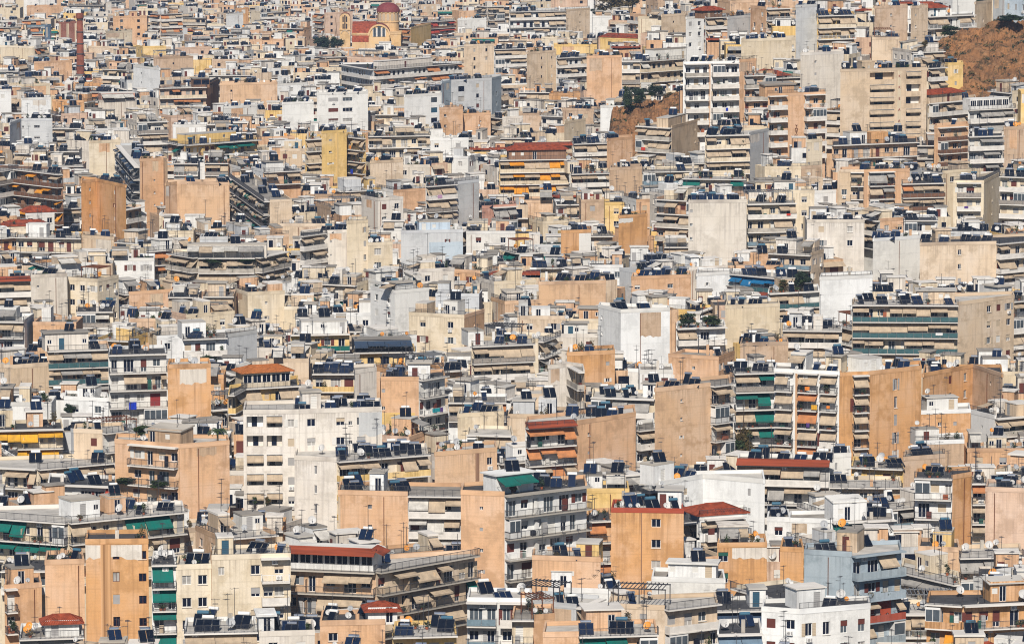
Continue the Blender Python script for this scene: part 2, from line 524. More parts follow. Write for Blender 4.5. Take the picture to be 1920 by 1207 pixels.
def dish_parts(var):
    size, mat = var
    def mast(b):
        b.beam((0, 0, 0), (0, 0, 0.9), 0.03, 'metal')
        b.beam((0, 0, 0.9), (0, -0.12, 1.0), 0.03, 'metal')
    def refl(b):
        # shallow bowl facing -y and up
        M = Matrix.Translation((0, -0.12, 1.0)) @ Matrix.Rotation(math.radians(62), 4, 'X')
        t = MB()
        t.lathe([(0.02, 0.0), (size * 0.3, 0.02), (size * 0.62, 0.06), (size, 0.17), (size * 1.0, 0.14), (size * 0.6, 0.03), (0.02, -0.03)], mat, 16)
        b.add(t, M)
    def arm(b):
        M = Matrix.Translation((0, -0.12, 1.0)) @ Matrix.Rotation(math.radians(62), 4, 'X')
        b.beam(M @ Vector((0, -size * 0.9, 0.1)), M @ Vector((0, -0.05, size * 1.1)), 0.018, 'metal')
        b.box(-0.05, 0.05, -0.1, 0.02, size * 1.05, size * 1.2, 'shgrey', M)
    return [('mast', ('dish_mast',), mast, (0, 0, 0)), ('reflector', ('dish_refl', size, mat), refl, (0, 0, 0)), ('arm', ('dish_arm', size), arm, (0, 0, 0))]
def antenna_parts(var):
    h, n = var
    def mast(b):
        b.beam((0, 0, 0), (0, 0, h), 0.028, 'metal')
        b.box(-0.12, 0.12, -0.12, 0.12, 0, 0.06, 'concrete')
    def boom(b):
        z = h - 0.15
        b.beam((-0.55, 0, z), (0.65, 0, z), 0.016, 'metal')
        for i in range(n):
            x = -0.5 + 1.1 * i / max(1, n - 1)
            q = 0.42 - 0.2 * i / n
            b.beam((x, -q, z), (x, q, z), 0.012, 'metal')
    def boom2(b):
        z = h - 0.85
        b.beam((0, -0.05, z), (0.05, 0.75, z), 0.016, 'metal')
        for i in range(4):
            y = 0.1 + 0.2 * i
            b.beam((-0.35, y, z), (0.4, y, z), 0.012, 'metal')
    p = [('mast', ('ant_mast', h), mast, (0, 0, 0)), ('boom', ('ant_boom', h, n), boom, (0, 0, 0))]
    if n > 4:
        p.append(('boom', ('ant_boom2', h), boom2, (0, 0, 0)))
    return p
def plant_parts(var):
    kind, mat, sd = var
    def pot(b):
        b.lathe([(0.0, 0.0), (0.17, 0.0), (0.24, 0.38), (0.19, 0.38), (0.17, 0.3), (0.0, 0.3)], 'pot', 10)
    def fol(b):
        if kind == 'tall':
            leafball(b, 0.5, 0.5, 0.85, 150, 0.13, mat, sd, (0, 0, 1.15))
        else:
            leafball(b, 0.6, 0.5, 0.4, 120, 0.12, mat, sd, (0, 0, 0.7))
        b.beam((0, 0, 0.3), (0, 0, 0.9), 0.03, 'bark')
    return [('pot', ('plant_pot',), pot, (0, 0, 0)), ('foliage', ('plant_fol',) + var, fol, (0, 0, 0))]
PARTFN = {'solar_heater': heater_parts, 'satellite_dish': dish_parts, 'antenna': antenna_parts, 'potted_plant': plant_parts}
DISHMAT = ['dish'] * 6 + ['dishgrey'] * 2 + ['dishorange']
def put_heater(x, y, z, rz, host, npan=None):
    npan = npan or RNG.choice((1, 2, 2, 2, 3))
    CLUTTER.append(('solar_heater', (npan, RNG.choice(('tank', 'tank', 'tank', 'tankwhite', 'tankwhite', 'tankblue')), RNG.choice(('panel', 'panel', 'panelblue'))), x, y, z, rz, host))
def put_dish(x, y, z, host):
    CLUTTER.append(('satellite_dish', (RNG.choice((0.36, 0.42, 0.5, 0.6)), RNG.choice(DISHMAT)), x, y, z, U(-0.7, 0.5), host))
def put_antenna(x, y, z, host):
    CLUTTER.append(('antenna', (RNG.choice((2.4, 3.2, 4.0, 4.8)), RNG.choice((3, 6, 7))), x, y, z, U(0, 3.1), host))
def put_plant(x, y, z, host):
    CLUTTER.append(('potted_plant', (RNG.choice(('tall', 'low', 'low')), RNG.choice(('leaf', 'leaf', 'leafdark', 'leafdry')), RNG.randint(1, 4)), x, y, z, U(0, 6), host))

# ---------------------------------------------------------------- facade pieces
def wall_mesh(name, W, ztop, zbot, holes, mat):
    "vertical wall in the x-z plane with real openings; holes: (x0,x1,z0,z1,depth)"
    b = MB()
    xs = sorted({0.0, W} | {h[0] for h in holes} | {h[1] for h in holes})
    zs = sorted({zbot, ztop} | {h[2] for h in holes} | {h[3] for h in holes})
    xs = [x for x in xs if -1e-6 <= x <= W + 1e-6]
    if not holes:
        b.poly([(0, 0, zbot), (W, 0, zbot), (W, 0, ztop), (0, 0, ztop)], mat)
        return b.mesh(name)
    for j in range(len(zs) - 1):
        z0, z1 = zs[j], zs[j + 1]
        zm = (z0 + z1) / 2
        row = [h for h in holes if h[2] < zm < h[3]]
        start = None
        for i in range(len(xs) - 1):
            xm = (xs[i] + xs[i + 1]) / 2
            solid = not any(h[0] < xm < h[1] for h in row)
            if solid and start is None: start = xs[i]
            if start is not None and (not solid or i == len(xs) - 2):
                end = xs[i + 1] if solid else xs[i]
                b.poly([(start, 0, z0), (end, 0, z0), (end, 0, z1), (start, 0, z1)], mat)
                start = None
    for (x0, x1, z0, z1, d) in holes:
        b.poly([(x0, 0, z0), (x0, d, z0), (x1, d, z0), (x1, 0, z0)], mat)
        b.poly([(x0, 0, z1), (x1, 0, z1), (x1, d, z1), (x0, d, z1)], mat)
        b.poly([(x0, 0, z0), (x0, 0, z1), (x0, d, z1), (x0, d, z0)], mat)
        b.poly([(x1, 0, z0), (x1, d, z0), (x1, d, z1), (x1, 0, z1)], mat)
    return b.mesh(name)
def q25(v): return max(0.25, round(v * 4) / 4)
def frame_mesh(w, h, mat):
    def f(b):
        t = 0.06
        b.box(0, w, 0, 0.05, 0, t, mat); b.box(0, w, 0, 0.05, h - t, h, mat)
        b.box(0, t, 0, 0.05, t, h - t, mat); b.box(w - t, w, 0, 0.05, t, h - t, mat)
        n = 1 if w < 1.6 else 2
        for i in range(n):
            x = w * (i + 1) / (n + 1)
            b.box(x - t * .6, x + t * .6, 0.002, 0.048, t, h - t, mat)
    return cached(('window_frame', round(w, 2), round(h, 2), mat), f)
def rail_mesh(kind, L, dep, mat):
    L = round(L * 2) / 2
    def f(b):
        H = 1.0
        if kind == 'bar':
            for (x0, y0, x1, y1) in ((0, -dep, L, -dep), (0, -dep, 0, 0), (L, -dep, L, 0)):
                n = max(2, int(math.hypot(x1 - x0, y1 - y0) / 0.16))
                b.beam((x0, y0, H), (x1, y1, H), 0.03, mat)
                b.beam((x0, y0, 0.1), (x1, y1, 0.1), 0.02, mat)
                for i in range(n + 1):
                    t = i / n
                    x, y = x0 + (x1 - x0) * t, y0 + (y1 - y0) * t
                    r = 0.028 if i % 8 == 0 else 0.011
                    b.box(x - r, x + r, y - r, y + r, 0, H, mat)
        elif kind == 'sol':
            b.box(0, L, -dep, -dep + 0.1, 0, H * 0.92, mat)
            b.box(0, 0.1, -dep + 0.1, 0, 0, H * 0.918, mat); b.box(L - 0.1, L, -dep + 0.1, 0, 0, H * 0.918, mat)
        else:
            n = max(1, int(L / 1.6))
            for i in range(n):
                b.box(L * i / n + 0.04, L * (i + 1) / n - 0.04, -dep, -dep + 0.03, 0.1, H * 0.93, mat)
            b.box(0.01, 0.03, -dep + 0.05, -0.02, 0.1, H * 0.93, mat); b.box(L - 0.03, L - 0.01, -dep + 0.05, -0.02, 0.1, H * 0.93, mat)
            for i in range(n + 1):
                x = L * i / n
                b.box(x - 0.025, x + 0.025, -dep - 0.01, -dep + 0.04, 0, H, 'galv')
            b.box(0, L, -dep - 0.02, -dep + 0.05, H, H + 0.05, 'galv')
    return cached(('railing', kind, L, dep, mat), f), L
RAILS = {'bar': ('bar', 'metal'), 'barw': ('bar', 'framewhite'), 'sol': ('sol', 'slabwhite'), 'gl': ('pan', 'railglass'), 'te': ('pan', 'railteal'),
         'blu': ('pan', 'railblue'), 'wd': ('pan', 'railwood'), 'fe': ('pan', 'fence'), 'ye': ('sol', 'ye'), 'cr': ('sol', 'cr'), 'pe': ('sol', 'pe'),
         'bl': ('sol', 'bl'), 'or': ('sol', 'or'), 'con': ('sol', 'concrete'), 'gr': ('pan', 'agr'), 'red': ('sol', 're')}
def awning_mesh(w, pr, drop, mat):
    w, pr, drop = q25(w), round(pr, 1), round(drop, 1)
    def f(b):
        t = 0.03
        L = math.hypot(pr, drop)
        n = 4
        pts = []
        for i in range(n + 1):
            q = i / n
            sag = -0.06 * math.sin(q * math.pi)
            pts.append((-pr * q, -drop * q + sag))
        for i in range(n):
            (y0, z0), (y1, z1) = pts[i], pts[i + 1]
            b.poly([(0, y0, z0), (0, y1, z1), (w, y1, z1), (w, y0, z0)], mat)
            b.poly([(0, y0, z0 - t), (w, y0, z0 - t), (w, y1, z1 - t), (0, y1, z1 - t)], mat)
            b.poly([(0, y0, z0 - t), (0, y1, z1 - t), (0, y1, z1), (0, y0, z0)], mat)
            b.poly([(w, y0, z0 - t), (w, y0, z0), (w, y1, z1), (w, y1, z1 - t)], mat)
        b.box(0, w, -pr - 0.03, -pr, -drop - 0.22, -drop, mat)
        b.box(-0.02, w + 0.02, -0.12, -0.01, 0.002, 0.12, 'galv')
        for x in (0.08, w - 0.08):
            b.beam((x, 0, -drop - 0.55), (x, -pr, -drop - 0.05), 0.022, 'galv')
    return cached(('awning', w, pr, drop, mat), f), w
def ac_mesh():
    def f(b):
        b.box(0, 0.8, -0.32, 0, 0, 0.55, 'framewhite')
        b.cyl((0.3, -0.322, 0.28), (0.3, -0.34, 0.28), 0.2, 0.2, 'shgrey', 10)
        b.box(0.6, 0.76, -0.326, -0.32, 0.08, 0.48, 'shgrey')
    return cached(('air_conditioner',), f)

class Face:
    def __init__(s, root, p0, p1, zd):
        s.root, s.p0, s.p1, s.zd = root, Vector(p0), Vector(p1), zd
        d = s.p1 - s.p0
        s.W = d.length
        s.u = d / s.W
        s.v = Vector((-s.u.y, s.u.x))
        s.rz = math.atan2(s.u.y, s.u.x)
    def loc(s, x, y, z):
        p = s.p0 + s.u * x + s.v * y - Vector(s.root.location[:2])
        return (p.x, p.y, s.zd + z - s.root.location[2])
    def world(s, x, y, z):
        p = s.p0 + s.u * x + s.v * y
        return p.x, p.y, s.zd + z
    def o(s, name, me, x, y, z, scale=None):
        return obj(name, me, s.root, s.loc(x, y, z), s.rz, scale)
    def bx(s, name, mat, x, y, z, dx, dy, dz):
        return s.o(name, ubox(mat), x, y, z, (dx, dy, dz))

def patch(F, x0, x1, z0, z1, mat):
    "repaired area with a ragged outline, a skin of render 1 cm proud of the wall"
    n = max(3, int((x1 - x0) / 0.5))
    lo = [(x0 + (x1 - x0) * i / n, z0 + U(0, 0.28) * min(2.2, z1 - z0)) for i in range(n + 1)]
    hi = [(x, z1 - U(0, 0.04)) for x, _ in lo]
    b = MB()
    for i in range(n):
        b.poly([(lo[i][0], 0, lo[i][1]), (lo[i + 1][0], 0, lo[i + 1][1]), (hi[i + 1][0], 0, hi[i + 1][1]), (hi[i][0], 0, hi[i][1])], mat)
    return F.o('render_patch', b.mesh('render_patch'), 0, -0.012, 0)
def enclosure_mesh(w, dep):
    "glazed-in stretch of balcony"
    w = q25(w)
    def f(b):
        b.box(0, w, -dep, -dep + 0.06, 0, 0.95, 'framewhite')
        n = max(1, int(w / 0.9))
        for i in range(n):
            b.box(w * i / n + .05, w * (i + 1) / n - .05, -dep + .02, -dep + .04, 0.95, 2.5, 'glassgrey')
        for i in range(n + 1):
            b.box(w * i / n - .04, w * i / n + .04, -dep, -dep + .062, 0.95, 2.5, 'framewhite')
        b.box(-.04, w + .04, -dep - .002, -dep + .064, 2.5, 2.8, 'framewhite')
        for x in (0, w - .05):
            b.box(x, x + .05, -dep + .066, -.01, 0, 2.5, 'framewhite')
    return cached(('enclosure', w, round(dep, 2)), f), w
def opening(F, x, z, w, h, kind, lod, fr='framewhite'):
    "what closes an opening: glazed window, shutter, or half-lowered shutter"
    if kind.startswith('sh') and not kind.startswith('half'):
        o = F.bx('shutter', kind, x, 0.07, z, w, 0.05, h)
        return o
    gl = RNG.choice(('glass', 'glass', 'glass', 'glass', 'glassgrey', 'curtain'))
    if lod:
        return F.bx('window', gl, x, 0.15, z, w, 0.04, h)
    o = F.o('window', frame_mesh(w, h, fr), x, 0.15, z)
    obj('pane', ubox(gl), o, (0.03, 0.02, 0.03), 0, (w - 0.06, 0.015, h - 0.06))
    if kind.startswith('half'):
        hh = h * U(0.3, 0.7)
        obj('shutter', ubox('sh' + kind[4:]), o, (0.0, -0.055, h - hh), 0, (w, 0.03, hh))
    elif w < 1.6 and RNG.random() < 0.22:
        sm = RNG.choice(('shbrown', 'shwhite', 'shgrey', 'shbeige'))
        for sx in (-w / 2 - 0.02, w + 0.02):
            obj('shutter_leaf', ubox(sm), o, (sx, -0.20, 0.0), 0, (w / 2, 0.045, h))
    elif RNG.random() < 0.5:
        obj('sill', ubox('slabwhite'), o, (-0.08, -0.25, -0.08), 0, (w + 0.16, 0.35, 0.07))
    return o

LAUNDRY = []
def facade(F, style, mat, zbot, nfl, lod, kw, host):
    holes, todo = [], []
    sh = kw.get('sh', ['shwhite', 'shbrown', 'shgrey', 'shbeige'])
    fr = kw.get('fr', 'framewhite')
    def pick():
        t = RNG.random()
        if t < 0.58: return 'glass'
        if t < 0.80: return RNG.choice(sh)
        return 'half' + RNG.choice(sh)[2:]
    def hole(x, z, w, h, kind, d=0.24):
        x = max(0.12, min(F.W - w - 0.12, x))
        if F.W < w + 0.3 or z < zbot + 0.05: return
        for q in holes:
            if x < q[1] + 0.08 and q[0] < x + w + 0.08 and z < q[3] + 0.06 and q[2] < z + h + 0.06: return
        holes.append((x, x + w, z, z + h, d))
        if kind: todo.append((x, z, w, h, kind))
    has_bal = False
    if style == '' and F.W > 4:
        if RNG.random() < 0.6: style = 'p:%.2f' % U(.08, .92)
        if RNG.random() < 0.55:
            a0 = U(0, .6)
            style += ';k:%.2f,%.2f,%.1f,%.1f,%s' % (a0, min(1, a0 + U(.2, .5)), -U(1.5, 5), -.05, RNG.choice(('wo', 'be', 'tn', 'pe')))
        if RNG.random() < 0.3: style += ';v:%.2f@.5x.5' % U(.15, .85)
    for tok in [t for t in style.split(';') if t]:
        k, arg = tok[0], tok[1:].lstrip(':')
        if k in 'wv':
            p = arg.split('@')
            if '.' in p[0]:
                fs = [float(t) for t in p[0].split(',')]
            else:
                n = int(p[0] or 1)
                fs = [(i + 0.5) / n for i in range(n)]
            ww, hh = (1.2, 1.25) if k == 'w' else (0.6, 0.65)
            if len(p) > 1:
                ww, hh = [float(t) for t in p[1].split('x')]
            skip = kw.get('skip', 0.06 if k == 'w' else 0)
            for fl in range(nfl):
                for f in fs:
                    if RNG.random() < skip: continue
                    z = -3.0 * (fl + 1) + (0.95 if hh < 1.6 else 0.05)
                    hole(f * F.W - ww / 2, z, ww, hh, pick() if k == 'w' else ('glass' if RNG.random() < 0.8 else 'shgrey'))
                    if k == 'w' and not lod and RNG.random() < 0.18:
                        F.o('air_conditioner', ac_mesh(), min(F.W - 0.9, max(0.05, f * F.W - 0.4)), -0.002, z - 0.75)
        elif k == 'o':           # loggias: deep openings with a parapet
            a, bb = [float(t) for t in arg.split('-')]
            for fl in range(nfl):
                z = -3.0 * (fl + 1)
                hole(a * F.W, z + 0.9, (bb - a) * F.W, 1.75, None, 1.3)
                F.bx('loggia_back', mat if RNG.random() < .6 else 'wh', a * F.W - 0.1, 1.302, z + 0.2, (bb - a) * F.W + 0.2, 0.1, 2.6)
                ww = (bb - a) * F.W
                F.bx('window', 'glass', a * F.W + ww * U(0.05, 0.4), 1.26, z + 0.7, ww * 0.32, 0.03, 1.8)
                if RNG.random() < 0.55:
                    me, w2 = awning_mesh(ww, 0.5, U(0.4, 0.9), 'abe')
                    F.o('awning', me, a * F.W, -0.01, z + 2.62, (ww / w2, 1, 1))
        elif k == 'p':
            for f in arg.split(','):
                x = float(f) * F.W
                me = cached(('pipe', 'metal'), lambda b: b.cyl((0, 0, 0), (0, 0, 1), 0.06, 0.06, 'rust', 6))
                F.o('drainpipe', me, x, -0.09, zbot, (1, 1, -zbot - 0.2))
        elif k == 'r':
            f, wd, mm = arg.split(',')
            F.bx('pilaster', mm, float(f) * F.W - float(wd) / 2, -0.14, zbot, float(wd), 0.138, -zbot - 0.02)
        elif k == 'k':           # repaired, repainted area of the wall
            f0, f1, z0, z1, mm = arg.split(',')
            patch(F, float(f0) * F.W, float(f1) * F.W, float(z0), float(z1), mm)
        elif k == 'B':
            p = arg.split(',')
            rail, awn, dens = p[0] or 'bar', p[1] if len(p) > 1 else 'abe', min(1.0, float(p[2]) * 1.25 + 0.06) if len(p) > 2 else 0.6
            a, bb = [float(t) for t in p[3].split('-')] if len(p) > 3 else (0.0, 1.0)
            slabm = kw.get('slab', 'slabwhite')
            dep = kw.get('dep', 1.3)
            x0, x1 = a * F.W + 0.05, bb * F.W - 0.05
            L = x1 - x0
            if L < 1.2: continue
            full = (a == 0 and bb == 1)
            if full: has_bal = True
            rk, rm = RAILS[rail]
            awns = awn.split('+')
            F.bx('eave', slabm, x0 - 0.1, -dep * 0.85, -0.02, L + 0.2, dep * 0.85 - 0.002, 0.2)
            for fl in range(nfl):
                zf = -3.0 * (fl + 1)
                if zf < zbot + 0.3: break
                F.bx('balcony_slab', slabm, x0, -dep, zf - 0.16, L, dep - 0.002, 0.18)
                if fl in kw.get('railf', {}):
                    rk1, rm1 = RAILS[kw['railf'][fl]]
                elif RNG.random() < 0.18:
                    rk1, rm1 = RAILS[RNG.choice(('bar', 'barw', 'fe', 'sol', 'con'))]
                else:
                    rk1, rm1 = rk, rm
                me, l2 = rail_mesh(rk1, L, dep - 0.05, rm1)
                F.o('railing', me, x0, 0, zf + 0.02, (L / l2, 1, 1))
                x = x0 + U(0.2, 0.5)
                while x < x1 - 1.0:
                    if RNG.random() < 0.6:
                        ww = RNG.choice((1.0, 1.25, 1.75)); ww = min(ww, x1 - x - 0.1)
                        hole(x, zf + 0.05, round(ww, 2), 2.2, pick())
                    else:
                        ww = min(1.25, x1 - x - 0.1)
                        hole(x, zf + 0.95, round(ww, 2), 1.25, pick())
                    x += ww + U(0.5, 1.5)
                if not lod and RNG.random() < 0.45:
                    F.o('air_conditioner', ac_mesh(), U(x0, max(x0, x1 - 0.9)), -0.005, zf + RNG.choice((0.05, 2.25)))
                enc = None
                if L > 4 and RNG.random() < 0.14:
                    ew = U(1.8, min(4.0, L - 1))
                    ex = RNG.choice((x0 + 0.05, x1 - ew - 0.05))
                    me, e2 = enclosure_mesh(ew, dep - 0.12)
                    F.o('balcony_enclosure', me, ex, 0, zf + 0.03, (ew / e2, 1, 1))
                    enc = (ex, ex + ew)
                for _ in range(RNG.choice((0, 0, 1, 1, 2)) if not lod else 0):
                    cx = U(x0 + 0.1, x1 - 0.9)
                    F.bx('cupboard', RNG.choice(('shbrown', 'shwhite', 'shgrey', 'shbeige', 'dark', 'pot', 'shgreen')), cx, -0.55, zf + 0.03, U(0.4, 0.9), 0.45, RNG.choice((0.7, 1.0, 1.7)))
                if not lod and RNG.random() < 0.10 and L > 2.5:
                    LAUNDRY.append((F, U(x0 + .2, x1 - 1.2), -dep - 0.02, zf + 1.04, RNG.choice(('clwhite', 'clwhite', 'clblue', 'clred', 'clpurple', 'clteal', 'clorange', 'cllilac')), RNG.choice((0.6, 0.9, 1.3)), RNG.choice((0.5, 0.8)), host))
                x = x0
                while x < x1 - 0.9 and awns[0] != 'no':
                    ww = min(U(2.2, 4.2), x1 - x)
                    if enc and x < enc[1] and enc[0] < x + ww:
                        x += ww; continue
                    if RNG.random() < dens and ww > 0.8:
                        pr, dr = (dep + U(0.0, 0.5), U(0.5, 0.9)) if RNG.random() < 0.55 else (dep - 0.1 + U(0, 0.25), U(1.1, 1.8))
                        me, w2 = awning_mesh(ww - 0.06, pr, dr, RNG.choice(awns))
                        F.o('awning', me, x + 0.03, -0.01, zf + 2.72, ((ww - 0.06) / w2, 1, 1))
                    x += ww
                if not lod and RNG.random() < kw.get('green', 0.3):
                    for _ in range(RNG.randint(1, 3)):
                        put_plant(*F.world(U(x0 + 0.3, x1 - 0.3), -dep + 0.45, zf + 0.02), host)
                if L > 7 and not lod:
                    for i in range(1, int(L / 5)):
                        F.bx('divider', mat, x0 + i * 5.0, -dep + 0.12, zf + 0.02, 0.08, dep - 0.14, 1.9)
    F.o('wall', wall_mesh('wall', F.W, 0, zbot, holes, mat), 0, 0, 0)
    for (x, z, w, h, kind) in todo:
        opening(F, x, z, w, h, kind, lod, fr)
    return has_bal

def tile_roof(w, d, rise, over, mat):
    "hipped roof with raised tile rows"
    def f(b):
        x0, x1, y0, y1 = -over, w + over, -over, d + over
        h = min(w, d) / 2 * 0.75
        r0, r1 = ((x0 + h + over, (y0 + y1) / 2), (x1 - h - over, (y0 + y1) / 2)) if w >= d else (((x0 + x1) / 2, y0 + h + over), ((x0 + x1) / 2, y1 - h - over))
        A, B, C, D = (x0, y0, 0), (x1, y0, 0), (x1, y1, 0), (x0, y1, 0)
        R0, R1 = (*r0, rise), (*r1, rise)
        if w >= d:
            fs = [(A, B, R1, R0), (B, C, R1), (C, D, R0, R1), (D, A, R0)]
        else:
            fs = [(A, B, R0), (B, C, R1, R0), (C, D, R1), (D, A, R0, R1)]
        for q in fs: b.poly(list(q), mat)
        b.poly([A, D, C, B], 'slabwhite')
        b.box(x0, x1, y0, y0 + 0.08, -0.14, -0.004, mat); b.box(x0, x0 + 0.08, y0 + 0.08, y1, -0.14, -0.006, mat); b.box(x1 - 0.08, x1, y0 + 0.08, y1, -0.14, -0.006, mat)
        for q in fs[:3]:
            q = [Vector(t) for t in q]
            e0, e1 = q[0], q[1]
            t0, t1 = (q[3], q[2]) if len(q) == 4 else (q[2], q[2])
            n = max(2, int((e1 - e0).length / 0.32))
            for i in range(n + 1):
                t = i / n
                b.beam(e0.lerp(e1, t) + Vector((0, 0, 0.02)), t0.lerp(t1, t) + Vector((0, 0, 0.02)), 0.045, mat)
        b.beam(Vector(R0), Vector(R1), 0.1, mat)
    return cached(('tile_roof', q25(w), q25(d), rise, over, mat), f)

def canopy_mesh():
    def f(b):
        b.poly([(0, -1.6, 0), (1, -1.6, 0), (1, 0.2, 0.75), (0, 0.2, 0.75)], 'tile')
        b.poly([(0, -1.6, -0.12), (0, 0.2, 0.63), (1, 0.2, 0.63), (1, -1.6, -0.12)], 'tile')
        b.poly([(0, -1.6, -0.12), (1, -1.6, -0.12), (1, -1.6, 0), (0, -1.6, 0)], 'tile')
        b.poly([(0, -1.6, -0.12), (0, -1.6, 0), (0, 0.2, 0.75), (0, 0.2, 0.63)], 'tile')
        b.poly([(1, -1.6, -0.12), (1, 0.2, 0.63), (1, 0.2, 0.75), (1, -1.6, 0)], 'tile')
    return cached(('tile_canopy',), f)
def penthouse(F, x, y, w, d, h, mat, style, lod, deckz=0.0):
    "roof room standing on the deck; returns nothing, adds parts below the building"
    holes, todo = [], []
    if 'g' in style:
        n = max(1, int(w / 1.7))
        for i in range(n):
            holes.append((w * i / n + 0.1, w * (i + 1) / n - 0.1, 0.75, h - 0.3, 0.12))
            todo.append((w * i / n + 0.1, 0.75, w / n - 0.2, h - 1.05, 'glass'))
    elif 'n' not in style and w > 1.6:
        dx = U(0.2, w - 1.25)
        holes.append((dx, dx + 0.95, 0.02, 2.1, 0.12)); todo.append((dx, 0.02, 0.95, 2.08, RNG.choice(('shbrown', 'shbrown', 'shgrey', 'shgrey', 'shwhite', 'shbeige', 'shblue', 'glass', 'glass', 'glass'))))
        for _ in range(2):
            wx = U(0.15, w - 0.95)
            if all(wx > q[1] + 0.2 or wx + 0.8 < q[0] - 0.2 for q in holes) and w > 2.4:
                holes.append((wx, wx + 0.8, 1.05, 1.85, 0.12)); todo.append((wx, 1.05, 0.8, 0.8, RNG.choice(('glass', 'glass', 'shwhite'))))
    b = MB()
    pr = F.o('penthouse', wall_mesh('penthouse', w, h, -0.2, holes, mat), x, y, deckz)
    me = pr.data
    bm = bmesh.new(); bm.from_mesh(me)
    for (xa, ya, xb, yb) in ((w, 0, w, d), (w, d, 0, d), (0, d, 0, 0)):
        vs = [bm.verts.new(p) for p in ((xa, ya, -0.2), (xb, yb, -0.2), (xb, yb, h), (xa, ya, h))]
        bm.faces.new(vs)
    bm.to_mesh(me); bm.free()
    for (wx, wz, ww, wh, kind) in todo:
        if kind.startswith('sh'):
            obj('door' if wz < 0.5 else 'shutter', ubox(kind), pr, (wx, 0.06, wz), 0, (ww, 0.04, wh))
        elif lod:
            obj('window', ubox('glass'), pr, (wx, 0.06, wz), 0, (ww, 0.04, wh))
        else:
            obj('window', frame_mesh(round(ww, 2), round(wh, 2), 'framewhite'), pr, (wx, 0.05, wz))
            obj('pane', ubox('glass'), pr, (wx + 0.03, 0.075, wz + 0.03), 0, (ww - 0.06, 0.02, wh - 0.06))
    if 'r' in style:
        tm = 'tileorange' if 'R' in style else 'tile'
        obj('tile_roof', tile_roof(w, d, 0.9, 0.6, tm), pr, (0, 0, h + 0.15))
    else:
        ov = RNG.choice((0.02, 0.03, 0.08, 0.2, 0.35))
        sl = obj('roof_slab', ubox(RNG.choice(('slabwhite', 'slabwhite', 'concrete', 'roofpale', 'roofpale', 'roofdeck', mat if mat != 'dark' else 'concrete'))), pr, (-ov, -ov, h - 0.002), 0, (w + 2 * ov, d + 2 * ov, U(0.1, 0.3)))
        if RNG.random() < 0.18:
            sl.location.z = h - 0.35; sl.rotation_euler = (U(0.05, 0.14), 0, 0)
    if 'c' in style:
        obj('tile_canopy', canopy_mesh(), pr, (-0.5, 0, h - 0.15), 0, (w + 1.0, 1, 1))
        obj('tile_canopy', canopy_mesh(), pr, (w, -0.5, h - 0.16), math.pi / 2, (d * 0.8, 1, 1))
    if 'a' in style:
        xx = 0.0
        am = [c for c in ('abe', 'abe', 'agy', 'awh')]
        if 'G' in style: am = ['agr']
        if 'N' in style: am = ['ana']
        while xx < w - 0.8:
            ww = min(U(2.4, 3.6), w - xx)
            m2, w2 = awning_mesh(ww - 0.05, U(1.8, 2.6), U(0.5, 0.9), RNG.choice(am))
            obj('awning', m2, pr, (xx, -0.012, h - 0.25), 0, ((ww - 0.05) / w2, 1, 1))
            xx += ww
    return pr

def in_poly(p, poly):
    c = False
    for i in range(len(poly)):
        a, b = poly[i - 1], poly[i]
        if (a[1] > p[1]) != (b[1] > p[1]) and p[0] < (b[0] - a[0]) * (p[1] - a[1]) / (b[1] - a[1]) + a[0]:
            c = not c
    return c
def edge_dist(p, poly):
    best = 1e9
    P = Vector(p)
    for i in range(len(poly)):
        a, b = Vector(poly[i - 1]), Vector(poly[i])
        d = b - a
        t = max(0, min(1, (P - a).dot(d) / max(1e-9, d.dot(d))))
        best = min(best, (P - a - d * t).length)
    return best

